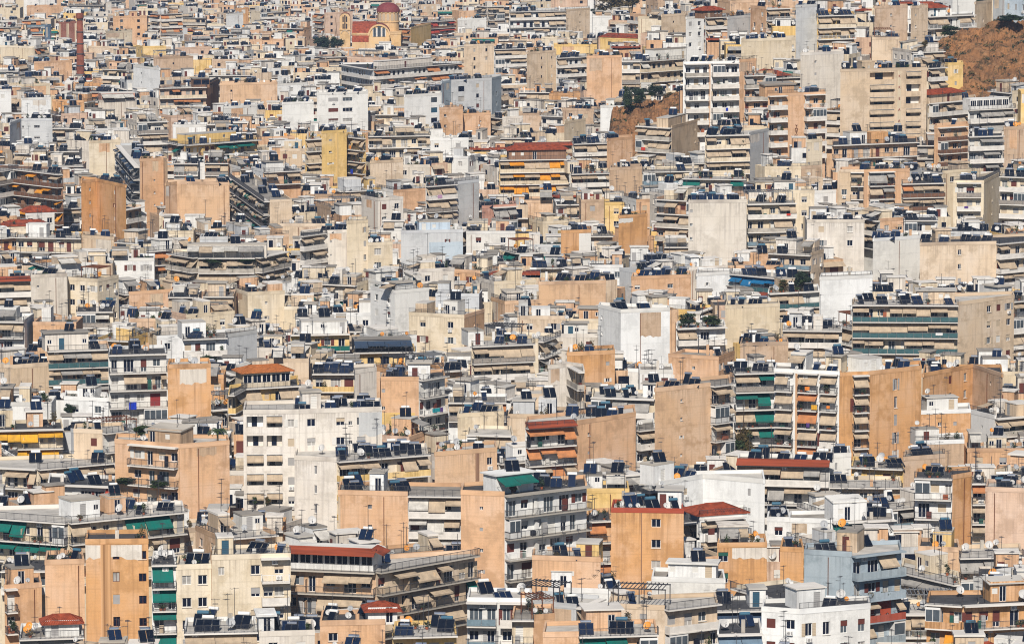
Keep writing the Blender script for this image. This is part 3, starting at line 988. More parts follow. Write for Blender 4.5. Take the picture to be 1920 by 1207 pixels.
def building(name, label, group, poly, nfront, zroof, styles, mats, ybot, host, **kw):
    """poly: footprint corners starting with the front faces left to right; nfront: how many of its edges face the street"""
    cx, cy = sum(p[0] for p in poly) / len(poly), sum(p[1] for p in poly) / len(poly)
    base = min(terrain(*p) for p in poly) - 0.6
    deck = zroof - 0.7
    root = obj(name, None, None, (cx, cy, base))
    root.empty_display_size = 1.0
    tag(root, label, 'apartment block' if name == 'apartment_block' else 'house', group)
    dmin = min(p[1] for p in poly)
    s = FPX * 3 / dmin
    lod = s < 19.5
    ytop = proj(poly[1][0], poly[1][1], zroof)[1]
    nfl = 1 if deck - base < 3.2 else max(1, min(int(math.ceil((ybot + 12 - ytop) / s)), int((deck - base) / 3.0)))
    n = len(poly)
    faces = []
    for i in range(n):
        F = Face(root, poly[i], poly[(i + 1) % n], deck)
        faces.append(F)
        bal = False
        if i < nfront:
            bal = facade(F, styles[i], mats[i], base - deck, nfl, lod, kw, host)
        else:
            F.o('wall', wall_mesh('wall', F.W, 0, base - deck, [], mats[-1]), 0, 0, 0)
        pm = kw.get('cop', mats[min(i, len(mats) - 1)])
        if bal:
            if RNG.random() < 0.75:
                dep = kw.get('dep', 1.3) * 0.85
                me, l2 = rail_mesh('bar', F.W, dep - 0.06, 'metal')
                F.o('railing', me, 0, 0, 0.18, (F.W / l2, 1, 1))
        else:
            hp = 0.7 + 0.006 * i if i < nfront else 0.55 + 0.006 * i
            F.bx('parapet', pm, -0.02, -0.035, 0.002, F.W + 0.04, 0.24, hp)
            if RNG.random() < 0.35 and i < nfront:
                me, l2 = rail_mesh('bar', F.W, 0.02, 'metal')
                F.o('railing', me, 0, 0.12, hp, (F.W / l2, 1, 0.75))
    rb = MB()
    rb.poly([(p[0] - cx, p[1] - cy, deck - base - 0.02) for p in poly], kw.get('deck', RNG.choice(('roofdeck', 'roofpale', 'roofpale', 'rooftar'))))
    obj('roof', rb.mesh('roof'), root)
    # --- roof rooms
    taken = []
    front = max(range(nfront), key=lambda i: faces[i].W)
    F = faces[kw.get('pf', front)]
    pents = kw.get('pent')
    if pents is None and name == 'house':
        # a jumble of roof rooms and sheds built over the years
        pents = []
        x = U(0.1, 1.6)
        while x < F.W - 1.6:
            w = min(RNG.choice((1.8, 2.4, 3.0, 3.6, 4.6)), F.W - x - 0.15)
            if w > 1.3 and RNG.random() < 0.72:
                pents.append((RNG.choice(('wh', 'wh', 'wh', 'cr', 'wo', 'wo', 'be', 'pe', 'gy', mats[0])), x / F.W, (x + w) / F.W, RNG.choice((0.5, 1.5, 2.5, 3.5, 4.5)), U(1.9, 2.9), RNG.choice(('', '', '', 'a', 'a', 'n'))))
            x += w + U(0.3, 2.6)
    if pents is None:
        pents = []
        if RNG.random() < kw.get('pp', 0.75):
            w = min(F.W * 0.6, U(2.6, 5.5))
            f0 = U(0.05, max(0.06, 0.9 - w / F.W))
            pents.append((RNG.choice(('wh', 'wh', 'cr', 'wo', 'be', 'pe', mats[0])), f0, f0 + w / F.W, U(2.0, 4.5), U(2.3, 2.9), RNG.choice(('', '', '', 'a'))))
            if F.W > 11 and RNG.random() < 0.5:
                w2 = U(2.2, 3.6)
                f1 = 0.05 if f0 > 0.45 else 0.93 - w2 / F.W
                if f1 + w2 / F.W < f0 - 0.03 or f1 > f0 + w / F.W + 0.03:
                    pents.append((RNG.choice(('wh', 'cr', 'be', mats[0])), f1, f1 + w2 / F.W, U(2.5, 5), U(2.2, 2.8), ''))
    for (pm, f0, f1, ins, h, st) in pents:
        w = max(1.2, (f1 - f0) * F.W)
        d = kw.get('pd', U(2.6, 4.2))
        penthouse(F, f0 * F.W, ins, w, d, h, pm, st, lod)
        taken.append(((f0 * F.W - 0.4, f1 * F.W + 0.4), (ins - (2.4 if 'a' in st else 0.5), ins + d + 0.4)))
        if 'r' in st: continue
        if RNG.random() < 0.3:
            put_dish(*F.world(f0 * F.W + 0.5, ins + d * 0.3, h + 0.12), host)
        if RNG.random() < 0.45:
            put_antenna(*F.world((f0 * 0.3 + f1 * 0.7) * F.W, ins + d / 2, h + 0.15), host)
        if RNG.random() < 0.35 and w > 2.4:
            x, y, z = F.world((f0 * .4 + f1 * .6) * F.W, ins + d / 2, h + 0.15)
            put_heater(x, y, z, U(-0.35, 0.35), host, 2)
    # --- heaters, dishes, masts, chimneys
    area = F.W * 9
    def spot(tries, front_bias, rad):
        for _ in range(tries):
            x = U(0.8, max(0.9, F.W - 0.8)); y = 0.7 + abs(U(0, 1)) ** front_bias * 7.5
            p = F.world(x, y, 0)
            if not in_poly(p[:2], poly) or edge_dist(p[:2], poly) < min(rad, 0.8): continue
            if any(t[0][0] - rad < x < t[0][1] + rad and t[1][0] - 0.2 < y < t[1][1] + 0.2 for t in taken): continue
            taken.append(((x - rad, x + rad), (y - rad * 0.7, y + rad * 0.7)))
            return p
        return None
    skew = kw.get('hr', U(-0.5, 0.4))
    nh = kw.get('heat', 0 if RNG.random() < 0.22 else max(1, int(area / 85 + U(0, 1.8))))
    for _ in range(nh):
        npan = RNG.choice((1, 2, 2, 2, 3))
        p = spot(14, 1.3, 0.65 * npan)
        if p: put_heater(p[0], p[1], p[2], skew + U(-0.12, 0.12), host, npan)
    for _ in range(kw.get('dish', RNG.choice((0, 1, 1, 2, 3, 4)))):
        p = spot(8, 1.0, 0.5)
        if p: put_dish(*p, host)
    for _ in range(kw.get('ant', RNG.choice((2, 3, 3, 4, 5)))):
        p = spot(8, 1.0, 0.35)
        if p: put_antenna(*p, host)
    for _ in range(kw.get('plants', RNG.choice((0, 0, 0, 2, 4)))):
        p = spot(8, 2.0, 0.5)
        if p: put_plant(*p, host)
    for _ in range(RNG.choice((0, 1, 1, 2))):
        p = spot(6, 1.0, 0.5)
        if p:
            h = U(0.9, 2.0)
            q = (p[0] - cx, p[1] - cy, deck - base - 0.02)
            boxo('chimney', RNG.choice(('concrete', 'wh', 'wo', 'pe')), root, (q[0] - .25, q[1] - .25, q[2]), (0.5, 0.5, h), 0)
    if kw.get('tileroof'):
        # red tiled roof over the whole front part
        x0, x1 = kw['tileroof'][:2]
        w = (x1 - x0) * F.W
        F.o('tile_roof', tile_roof(w, kw.get('td', 5.0), 1.1, 0.5, kw.get('tm', 'tile')), x0 * F.W, 0.3, 0.72)
    if kw.get('strip'):   # red tiled strip along the roof edge
        me = canopy_mesh()
        for i in (kw['strip'] if isinstance(kw['strip'], tuple) else (front,)):
            faces[i].o('tile_canopy', me, 0, 0, 0.25, (faces[i].W, 1, 1))
    if kw.get('pergola'):
        f0, f1, mt = kw['pergola']
        w = (f1 - f0) * F.W
        def pg(b):
            W2, D2, H2 = round(w, 1), 4.0, 2.6
            for x in np.linspace(0, W2, max(2, int(W2 / 2.6) + 1)):
                b.box(x - .06, x + .06, 0, 0.12, 0, H2, mt); b.box(x - .06, x + .06, D2 - .12, D2, 0, H2, mt)
            b.box(-.1, W2 + .1, 0, 0.1, H2, H2 + 0.16, mt); b.box(-.1, W2 + .1, D2 - .1, D2, H2, H2 + 0.16, mt)
            for x in np.arange(0, W2, 0.55):
                b.box(x, x + 0.09, -0.3, D2 + 0.3, H2 + 0.162, H2 + 0.25, mt)
        F.o('pergola', cached(('pergola', round(w, 1), mt), pg), f0 * F.W, 0.4, 0)
    for (fi, fx, fl, mt, w, h) in kw.get('cloth', ()):
        G = faces[fi]
        x, y, z = G.world(fx * G.W, -kw.get('dep', 1.3) - 0.03, -3.0 * (fl + 1) + 1.05)
        def cl(b):
            nn = 6
            for i in range(nn):
                a, c2 = w * i / nn, w * (i + 1) / nn
                o1, o2 = 0.04 * (i % 2), 0.04 * ((i + 1) % 2)
                b.poly([(a, -o1, 0), (a, -o1 - 0.02, -h), (c2, -o2 - 0.02, -h), (c2, -o2, 0)], mt)
                b.poly([(a, -o1 + .015, 0), (c2, -o2 + .015, 0), (c2, -o2 - 0.005, -h), (a, -o1 - .005, -h)], mt)
        o = obj('laundry', cached(('laundry', mt, w, h), cl), None, (x, y, z), G.rz)
        tag(o, f"{mt[2:]} laundry hung over a balcony rail of the {host}", 'laundry')
    return root, faces

# ---------------------------------------------------------------- the buildings one can recognise
HEROES = []
def H(label, pts, ybot, styles, mats, **kw):
    HEROES.append((label, pts, ybot, styles if isinstance(styles, list) else [styles], mats.split(), kw))
# near rows ------------------------------------------------------------------------------------------------
H("cream corner block|with green awnings and wraparound balconies", [(-12, 962), (128, 972), (345, 951)], 1058, ["B:bar,agr,.35", "B:bar,abe+agr,.35"], "cr cr cr", pent=[('wh', .1, .35, 3, 2.6, ''), ('pe', .45, .6, 4, 2.6, '')], heat=4, cop='slabwhite')
H("ribbed orange tower|with slanted stair windows", [(160, 1010), (198, 1010), (278, 1009)], 1215, ["k:0,1,-2.2,-.1,wo;r:.85,.6,or", "v:.24@0.9x1.3;v:.86@1.0x1.1;k:0,.85,-2.2,-.1,wo;r:.03,1.0,or"], "or or or", skip=0, pent=[], heat=0, ant=1, dish=0, fr='framebrown')
H("stained peach block|with a wall-grown bush beside the ribbed tower", [(84, 1049), (158, 1047)], 1168, "p:.85", "pe pe", pent=[], heat=1)
H("peach annex|with small balconies and a hanging bush", [(8, 1096), (78, 1091)], 1150, "B:bar,no,0,.0-.3;p:.8", "pe pe", pent=[('pe', .3, .9, 2, 2.4, '')], heat=1, dish=3)
H("narrow white balcony strip|with green awnings, beside a ribbed orange tower", [(284, 1050), (330, 1049)], 1215, "B:bar,agr,.75", "wh wh", pent=[], heat=0, dep=1.0)
H("cream cubic block|with few small windows and plain walls", [(330, 1058), (396, 1056)], 1215, "w:.3,.75", "cr cr", pent=[], heat=1, ant=1, cop='cr', sh=['shwhite'])
H("tall cream block|with one column of small windows", [(397, 1040), (545, 1036)], 1215, "w:.12@0.8x1.1;w:.55,.85;B:sol,no,0,.62-.98", "cr cr", pent=[('cr', .1, .3, 3, 2.4, '')], heat=2, cop='cr')
H("white house with red tiles|and a grey canopy, low at the street corner", [(36, 1188), (156, 1184)], 1260, "B:bar,agy,.9", "wh wh", pent=[('wh', .42, .95, 1.2, 1.6, 'r')], heat=1)
H("white terrace house|with a long beige awning over the terrace", [(345, 1177), (482, 1174)], 1270, "B:bar,abe,1", "wh wh", pent=[], heat=4, dish=1)
H("low house with blue heaters|beside the tall cream block", [(486, 1183), (590, 1180)], 1270, "w2", "wo wo", heat=4, pent=[('wh', .02, .3, 2, 2.6, '')])
H("red-canopied penthouse block|with long balconies turning the corner", [(508, 1056), (705, 1064), (890, 1032)], 1172, ["B:bar,abe,.65", "B:bar,abe+abe+agr,.5"], "pe be pe", pf=0, depth=6.5, deck='roofpale', pent=[('wh', .13, .95, 1.2, 2.5, 'gc')], pd=5.0, heat=3, slab='concrete')
H("peach block with striped awnings|and a wide blank wall", [(634, 918), (766, 921), (870, 922)], 1030, ["v:.45;p:.65;k:.0,.03,-8,-.3,be", "B:sol,abe+awh,.8"], "pe wh pe", heat=6, pent=[('wh', .4, .6, 3, 2.8, '')], green=.4, cloth=((1, .55, 2, 'clpurple', 1.0, .9),))
H("tall tan wall block|with teal awnings on its long balconies", [(864, 918), (946, 921), (1100, 903)], 1112, ["", "B:bar,agr,.2"], "pe wh pe", heat=5, pf=1, pent=[('wh', .0, .45, 2.0, 2.6, 'aG')], slab='concrete', dish=3, strip=None, green=.3, plants=3)
H("red-coped orange block|with three white-shuttered windows", [(1146, 951), (1282, 953)], 1082, "w:.62@1.3x1.2;r:.42,.12,br", "or or", skip=0, sh=['shwhite'], cop='re', heat=4, dish=4, pent=[('wh', .62, .95, 4, 2.6, '')])
H("orange balcony house|set back beside the red-coped orange block", [(1100, 969), (1146, 967)], 1060, "B:bar,ate,.3", "or or", pent=[], heat=0)
H("red-tiled veranda house|with white panels and dark openings", [(1312, 966), (1400, 960)], 1032, "o:.03-.97;B:sol,no,0,.1-.9", "wh wh", tileroof=(0, 1), td=6, pent=[], heat=0, ant=0, dish=0)
H("orange block with green shutters|under a whitewashed upper wall", [(1345, 1017), (1438, 1016)], 1098, "w:.12@1.4x1.4;k:.3,1.0,-1.8,-.05,wo", "or or", sh=['shgreen'], heat=2, skip=0)
H("weathered orange block|with a small mustard stair box", [(998, 1040), (1126, 1044)], 1122, "v:.55", "pe pe", pent=[('ye', .62, .95, 1.5, 2.2, '')], heat=2, dish=2, plants=2)
H("white stepped roof house|with flat eaves", [(1222, 1080), (1360, 1084)], 1132, "w:.75@.9x1.0", "wh wh", pent=[('wh', .2, .85, 2, 2.2, '')], heat=1, dish=3)
H("white roof with leaning heaters|beside a black pergola", [(1028, 1100), (1165, 1104)], 1128, "", "wh wh", pent=[('wh', .02, .3, 1.5, 2.6, '')], heat=4, hr=.5)
H("beige block under black pergola|with rounded white balconies", [(1140, 1130), (1246, 1134), (1345, 1122)], 1215, ["w:.35,.62@.9x1.5", "B:sol,no,0"], "be be be", pf=0, sh=['shgrey'], pergola=(.08, 1.0, 'metal'), pent=[], heat=1, ant=0)
H("flat peach house|with a wide green awning", [(1018, 1184), (1085, 1183), (1232, 1179)], 1270, ["", "B:bar,agr,1"], "pe pe pe", pent=[('pe', .15, .6, 3.5, 2.7, '')], pf=1, heat=4)
H("white bay-window house|with a glazed corner balcony", [(876, 1119), (1000, 1121)], 1215, "B:blu,no,0,.0-.45;B:blu,no,0,.5-1.0", "wh wh", pent=[], heat=2, ant=1)
H("pergola terrace house|with a peach side wall", [(960, 1152), (1000, 1152), (1040, 1149)], 1238, ["B:bar,no,0", "v:.7"], "cr pe pe", pent=[], pergola=(0, 1, 'rust'), heat=0)
H("low house with red hip roof|and an arched attic window", [(600, 1163), (722, 1160)], 1240, "w:.2@1.2x1.1", "pe pe", pent=[('wh', .75, 1.2, 1, 1.5, 'r')], heat=3)
H("cream house with heater row|beside a red hip roof", [(736, 1184), (856, 1181)], 1270, "B:bar,no,0", "ye ye", heat=5, pent=[])
H("white corner house|with brown shutters and curved front", [(1428, 1136), (1500, 1141), (1632, 1130)], 1262, ["w2", "w4@1.0x1.7"], "wh wh wh", sh=['shbrown'], pent=[('wh', .1, .5, 3, 2.6, '')], heat=1, dish=3, ant=4)
H("blue-grey block|with red balcony accents and a blank side", [(1508, 1029), (1597, 1034), (1690, 1023)], 1205, ["", "B:bl,abe,.45;k:.05,.8,-8.7,-6.2,re;k:.1,.7,-14.7,-12.4,re"], "bl bl bl", pf=0, slab='bl', railf={2: 'red', 4: 'red'}, pent=[('be', .55, .98, 3.5, 2.6, '')], heat=3, cloth=((1, .3, 1, 're', 1, 1),) if 0 else ())
H("orange brick end wall|adjoining the blue-grey block", [(1463, 1024), (1507, 1026)], 1100, "", "or or", pent=[], heat=1)
H("tan terrace block|with wide grey awnings and a railing", [(1798, 1037), (1916, 1034)], 1080, "B:bar,agy,.95", "be be", heat=0, dish=3, pent=[])
H("apricot corner house|with brown shutters and orange curtains", [(1738, 1122), (1806, 1126), (1940, 1120)], 1225, ["B:or,aor,.3", "B:bar,no,0"], "or or or", sh=['shbrown'], pent=[('or', .45, .95, 2, 2.7, '')], pf=1, heat=0)
H("peach party wall|behind the apricot corner house", [(1722, 1023), (1800, 1026)], 1080, "", "pe pe", pent=[('ye', .3, .75, 2, 2.5, '')], heat=1, dish=3)
H("cream hut terrace|with grey canopies near the blue-grey block", [(1690, 1062), (1800, 1088)], 1130, "B:bar,agy,.9", "cr cr", pent=[('cr', .05, .3, 2, 2.6, '')], heat=0)
H("broad tan end wall|at the edge of the district", [(1848, 912), (1935, 915)], 1045, "p:.2", "pe pe", heat=3, pent=[])
H("narrow white balcony block|with a yellow drainpipe on an orange flank", [(1716, 888), (1786, 890), (1822, 884)], 992, ["B:bar,no,0", "p:.6"], "wh or or", pent=[], heat=1)
H("beige balcony house|with long hanging awnings beside a broad tan wall", [(1822, 898), (1848, 898)], 992, "B:bar,abe+ate,.9", "be be", heat=1, pent=[])
H("white block with teal awning|and a white stair tower", [(1478, 970), (1560, 972), (1676, 966)], 1015, ["", "B:bar,agr+agy,.5"], "wh wh wh", pf=1, pent=[('wh', .08, .62, 1.6, 3.0, '')], heat=2, dish=4)
H("white wall house|with shuttered windows beside the orange end wall", [(1438, 968), (1482, 969)], 1040, "w1", "wh wh", heat=2, pent=[])
H("red-edged terrace block|with grey canopies and flower boxes", [(1382, 862), (1556, 866)], 946, "B:sol,abe+agy,.8", "wh wh", strip=(0,), heat=5, pent=[], green=.5, hr=-.3)
H("white gable wall|beside the red-edged terrace block", [(1556, 850), (1596, 848)], 930, "w:.3@.4x1.2", "wh wh", heat=1, pent=[])
H("cream parapet house|with red cushions on its terrace", [(1597, 868), (1694, 872)], 905, "B:cr,no,0", "ye ye", heat=4, pent=[])
H("old brown wall house|with leaning heaters", [(1694, 856), (1772, 850)], 900, "", "tn tn", heat=5, hr=.5, pent=[])
H("yellow-trimmed low block|with shuttered doors and a dark gutter", [(1530, 905), (1690, 906)], 945, "B:fe,no,0", "cr cr", heat=1, sh=['shbrown'], pent=[])
H("dark blue awning terrace|with planters under it", [(1335, 1136), (1443, 1134)], 1180, "B:bar,ana,1", "wh wh", heat=1, pent=[('wh', .7, .98, 2.5, 2.4, '')])
H("blue canopy house|below the dark blue awning terrace", [(1345, 1180), (1428, 1178)], 1260, "B:bar,ast,1", "wh wh", heat=1, pent=[])
# 780 - 960
H("concrete-framed balcony block|with doors behind open balconies", [(203, 659), (312, 656)], 805, "B:bar,abe,.12", "wh wh", heat=3, dish=3, pent=[], cloth=((0, .33, 2, 'clblue', 1.3, 1.3),), slab='slabwhite', sh=['shbrown', 'shred'])
H("flaking orange flank|beside the concrete-framed balcony block", [(314, 683), (395, 681)], 815, "k:.28,.9,-3.0,-.2,wo", "or or", heat=0, pent=[], ant=1)
H("peach block with red-edged loggia|and two broad blank walls", [(215, 822), (337, 832), (430, 825)], 985, ["B:bar,no,0,.25-.98", ""], "pe pe pe", pf=0, pent=[('tn', .45, .95, 1.2, 2.6, '')], heat=0, dish=5, green=.6, strip=None)
H("grey-beige blank house|with a drainpipe on the side", [(-14, 680), (20, 684), (100, 678)], 748, ["w1", "p:.5"], "be be be", heat=4, hr=-.2, pent=[])
H("brown balcony house|with blue-railed balconies and grey awnings", [(88, 652), (204, 648)], 738, "B:te,agy+abe,.75", "pe pe", pent=[('wo', .0, .7, 2, 3, '')], heat=1)
H("white low terrace house|with climbing plants", [(120, 742), (204, 746)], 800, "w2", "wh wh", heat=0, plants=4, pent=[('wh', .2, .6, 2, 2.2, '')])
H("yellow-awning house|with a weathered cream front", [(-14, 800), (118, 797)], 850, "B:bar,aye,.9", "cr cr", heat=0, plants=3)
H("grey plaster house|with two neat windows", [(138, 803), (192, 805), (232, 800)], 895, ["w:.7@1.0x1.3", "B:bar,no,0"], "be wo be", heat=1, pent=[], plants=2)
H("cream canopy house|with a striped awning and steel railing", [(-14, 868), (70, 872), (212, 860)], 915, ["B:bar,abe,.5", "B:bar,abe,.6"], "cr cr cr", heat=2, dish=2)
H("whitewashed corner house|with red trim and leaning heaters", [(90, 900), (220, 905)], 945, "B:bar,are,.3", "wh wh", heat=3, hr=.6, pent=[])
H("white cubic house|with small balconies and a grey flank", [(342, 630), (424, 627), (482, 618)], 690, ["B:barw,no,0", ""], "wh gy wh", pent=[('wh', .05, .6, 2.5, 2.8, '')], pf=0, heat=1)
H("yellow balcony house|with an orange tiled roof", [(428, 735), (452, 722), (560, 716)], 800, ["B:ye,abe,.6", "B:ye,abe,.3"], "cr ye ye", pf=1, pent=[('cr', .08, .9, 1.4, 2.5, 'grR')], pd=4, heat=0, green=.4)
H("green-screened yellow house|with a white balcony front", [(545, 622), (655, 620)], 668, "B:gr,abe,.2", "ye pe", pent=[('wh', .2, .98, 2, 2.2, '')], heat=1)
H("glass-roofed terrace house|with a dark glazed canopy", [(662, 655), (778, 653)], 690, "B:fe,ana,0;w3", "ye ye", pent=[('dark', .02, .95, .6, 2.4, 'gaN')], heat=2, ant=1, fr='framegrey')
H("weathered white block|with grid windows and stained walls", [(456, 768), (560, 767), (716, 762)], 962, ["o:.06-.36;o:.42-.70;w:.86@1.0x1.2", "w:.15,.5,.75@1.3x1.2;v:.62;k:.72,1,-4,-.1,gy"], "wo wo wo", pf=1, heat=9, pent=[('wo', .1, .32, 4, 2.6, '')], sh=['shgrey', 'shbeige'], deck='roofpale')
H("yellow-banded balcony block|with a pale concrete side wall", [(552, 853), (631, 857), (802, 844)], 984, ["v:.5@.4x1.3", "B:ye,abe,.35"], "wo cr wo", pf=1, heat=11, pent=[], dish=3)
H("low peach wall house|with a dark vertical seam", [(815, 847), (932, 838)], 916, "r:.68,.6,br;w:.88@.9x1.2", "pe pe", skip=0, heat=1, pent=[])
H("peach house with laundry balcony|and a patched blank wall", [(714, 706), (785, 706), (834, 698)], 808, ["k:.02,.9,-9,-5.5,ye;v:.05", "B:bar,no,0"], "pe wh pe", pf=0, heat=3, pent=[('wh', .72, 1.3, 1, 2.8, '')], cloth=((1, .3, 1, 'clteal', 2.0, .7), (1, .6, 1, 'clpurple', .7, .8)), plants=2)
H("pale gable house|with yellow-edged terraces", [(586, 694), (664, 694), (706, 688)], 765, ["B:ye,abe,.4", ""], "cr wo wo", pf=0, heat=8, pent=[], hr=-.1)
H("stacked awning terraces|on a cream balcony house", [(884, 643), (1000, 638)], 735, "B:fe,abe,.95", "cr cr", heat=3, pent=[('wh', .0, .25, 2, 2.5, '')], green=.4)
H("cream slab-sided house|with a glass terrace rail", [(858, 775), (945, 770)], 838, "v:.45;p:.85", "cr cr", pent=[], heat=3, deck='roofpale')
H("glass-rail terrace house|with a rolled beige awning", [(876, 808), (962, 810)], 850, "B:gl,abe,.5", "cr cr", heat=0, pent=[])
H("blank peach wall block|with three tiny vents", [(1228, 727), (1332, 717), (1370, 712)], 875, ["v:.48@.45x.5", "B:bar,abe,.8"], "pe pe pe", pf=0, skip=0, heat=3, pent=[])
H("peach end wall block|with orange and beige awnings", [(985, 795), (1076, 789), (1192, 772)], 908, ["B:bar,abe+ate,.75", ""], "wh pe pe", pf=1, heat=6, pent=[], strip=(0,), cloth=((0, .1, 2, 'clpink', .9, 1.1),), deck='roofpale')
H("white heater terrace|above a yellow balcony front", [(1110, 738), (1228, 742)], 800, "B:sol,agy,.6", "cr cr", heat=6, pent=[('wh', .75, .99, 3, 2.3, '')])
H("slim white balcony slot|between two blank peach walls", [(1192, 800), (1228, 796)], 880, "B:sol,abe,.4", "wh wh", heat=0, pent=[], ant=0)
H("drip-stained orange block|with a little canopy window", [(1063, 660), (1153, 656)], 740, "w:.85@.7x.7", "or or", heat=1, pent=[], sh=['shgrey'])
H("scraped plaster house|with a narrow balcony bay", [(1028, 684), (1074, 680), (1096, 692)], 765, ["", "B:con,no,0"], "wo be wo", heat=0, pent=[], pf=0)
H("big white blank block|with a row of tanks on the roof", [(1122, 570), (1164, 580), (1256, 576)], 684, ["v:.15", ""], "wh wh wh", pf=1, heat=4, pent=[], deck='roofpale', ant=1)
H("hedge balcony block|with planted white balconies", [(1268, 610), (1360, 607)], 662, "B:sol,abe,.45", "wh wh", heat=0, green=1.0, plants=7, pent=[], dep=1.6)
H("bright cream wall|beside the hedge balcony block", [(1360, 572), (1462, 568)], 645, "", "cr cr", heat=3, pent=[])
H("brown brick roof house|with a lone heater", [(1388, 642), (1478, 640)], 690, "p:.7", "tn tn", heat=2, pent=[])
H("green-awning balcony tower|with beige blinds beside a white fin", [(1376, 693), (1452, 691)], 838, "B:bar,abe+agr,.85", "wh wh", heat=2, pent=[], dep=1.5)
H("three-bay balcony block|with laundry and hanging blinds", [(1452, 690), (1574, 696)], 855, "B:bar,abe,.8,.02-.3;B:bar,abe+ate,.8,.38-.68;B:bar,abe,.8,.72-.98;r:.35,.5,pe", "wh wh", heat=3, green=.3, cloth=((0, .5, 0, 'clorange', .8, .6), (0, .6, 1, 'aye', 1.0, .8)), dep=1.1)
H("tall orange slot-window block|with a white balcony bay", [(1574, 698), (1628, 696), (1728, 685)], 855, ["B:bar,abe,.35,.45-.98", "v:.52@.7x1.9"], "or or or", pf=1, skip=0, heat=3, deck='roofpale', pent=[('wh', .05, .4, 2, 2.4, '')])
H("rain-stained orange house|with carved window heads", [(1730, 700), (1824, 682), (1880, 700)], 775, ["w:.2,.55,.85@.9x1.4", "v:.6;p:.5"], "or tn or", pf=0, heat=3, pent=[], sh=['shbrown'])
H("white-capped brown block|with a solid white parapet", [(1704, 770), (1820, 766)], 838, "v:.5,.75", "or or", cop='wh', heat=2, pent=[('wh', .35, .85, 2, 2.4, '')], deck='roofpale')
H("little white roof cabin|on weathered brown walls", [(1716, 826), (1808, 823)], 875, "w:.1,.4@.5x.7", "tn tn", cop='wh', heat=1, pent=[('wh', .02, .5, .4, 2.4, '')])
H("wide green-glass terrace block|with rows of beige awnings", [(1598, 565), (1796, 566), (1902, 552)], 684, ["B:te,abe,.7", "w:.55,.72,.9"], "cr be be", pf=0, heat=9, pent=[('be', .62, .98, 3, 2.4, '')], dep=1.7, hr=.3)
H("edge balcony house|with blinds beside the green-glass terrace block", [(1892, 560), (1935, 556)], 650, "B:sol,abe,.6", "wh wh", heat=1)
H("bright white blank block|without windows", [(1537, 519), (1636, 515)], 605, "", "wh wh", heat=0, pent=[], ant=0, dish=0)
H("grey-white slab house|with a tall flue pipe", [(1637, 447), (1726, 441)], 525, "p:.55", "wh wh", heat=3, pent=[])
H("pinkish blank wall block|with a stair window column", [(1725, 455), (1868, 452), (1935, 446)], 545, ["v:.52@.7x1.1", "B:sol,abe,.3"], "be be be", pf=0, skip=0, heat=7, pent=[('be', .25, .45, 3, 2.8, '')])
H("tall beige stair block|with paired slit windows", [(1788, 338), (1845, 338), (1876, 322), ], 430, ["B:sol,no,0,.1-.9", "v:.5"], "cr cr cr", pf=0, skip=0, heat=4, pent=[])
H("curved balcony block|beside the tall beige stair block", [(1876, 326), (1935, 328)], 430, "B:sol,no,0", "cr cr", heat=3, pent=[])
H("tan balcony tower|with grey blinds and end piers", [(1574, 318), (1620, 318), (1706, 316)], 402, ["w:.2;B:bar,abe,.6,.45-.98", "B:bar,abe+agy,.8,.1-.65;r:.03,.8,pe"], "be pe pe", pf=1, heat=4, pent=[])
H("red-canopied house|stepping down beside the tan balcony tower", [(1690, 340), (1770, 338)], 400, "B:wd,ate+abe+abe,.7", "cr cr", heat=4, pent=[])
H("large bare concrete wall|stepping down to the street", [(1291, 375), (1400, 374)], 495, "v:.05", "wo wo", heat=8, pent=[], hr=0)
H("blue-railed terrace block|with an arched pergola", [(1400, 378), (1492, 376)], 470, "B:blu,abe,.5", "cr cr", heat=2, pergola=(.05, .95, 'galv'), pent=[])
H("pale yellow house|with small paired windows", [(1434, 312), (1502, 312), (1540, 309)], 350, ["w4@.7x.7", ""], "cr tn cr", pf=0, heat=3, pent=[])
H("bright cream tower|without windows", [(1512, 262), (1542, 260)], 342, "", "cr cr", heat=2, pent=[])
H("tan gable house|beside a wide awning terrace", [(1143, 314), (1204, 312)], 372, "", "tn tn", heat=1, pent=[])
H("wide awning terrace|of a cream balcony house", [(1204, 318), (1312, 316)], 360, "B:blu,abe,.9", "cr cr", heat=1, pent=[])
H("dark green screen house|with a red tent beside it", [(1280, 330), (1400, 332)], 362, "B:bar,agr,.45", "cr cr", heat=2, pent=[])
H("orange-awning balcony block|with a wine red penthouse", [(936, 296), (1066, 294)], 372, "B:cr,aor+abe,.8", "ye ye", heat=3, pent=[('br', .15, .98, 1.2, 2.4, 'r')], green=.4)
H("striped canopy house|below a peach gable", [(1070, 322), (1142, 320)], 368, "B:sol,abe+awh,.95", "cr cr", heat=2)
H("blue-awning white block|with a plain white flank", [(1306, 512), (1374, 508), (1478, 518)], 562, ["v:.3", "B:te,abl,.8"], "wh wh wh", pf=1, heat=4, pent=[], deck='roofpale')
H("garden terrace house|with shrubs and a white porch", [(1440, 545), (1536, 540)], 600, "B:te,abe,.2", "wh wh", heat=2, plants=9, green=.8)
H("long peach back wall|with a single drainpipe", [(1010, 528), (1136, 525)], 588, "p:.6", "pe pe", heat=3, pent=[])
H("peach back wall with panels|above a planted veranda", [(1184, 518), (1296, 514)], 570, "w:.1,.65@1.2x.9", "pe pe", skip=0, heat=5, pent=[])
H("two-tone tower wall|half orange and half whitewash", [(1052, 432), (1108, 430)], 492, "k:.6,1.0,-6,-.1,wh", "or or", heat=3, pent=[])
H("slim orange gable|beside a glazed lean-to", [(1160, 404), (1214, 400)], 478, "k:.0,.5,-1.2,-.05,wh", "or or", heat=1, pent=[])
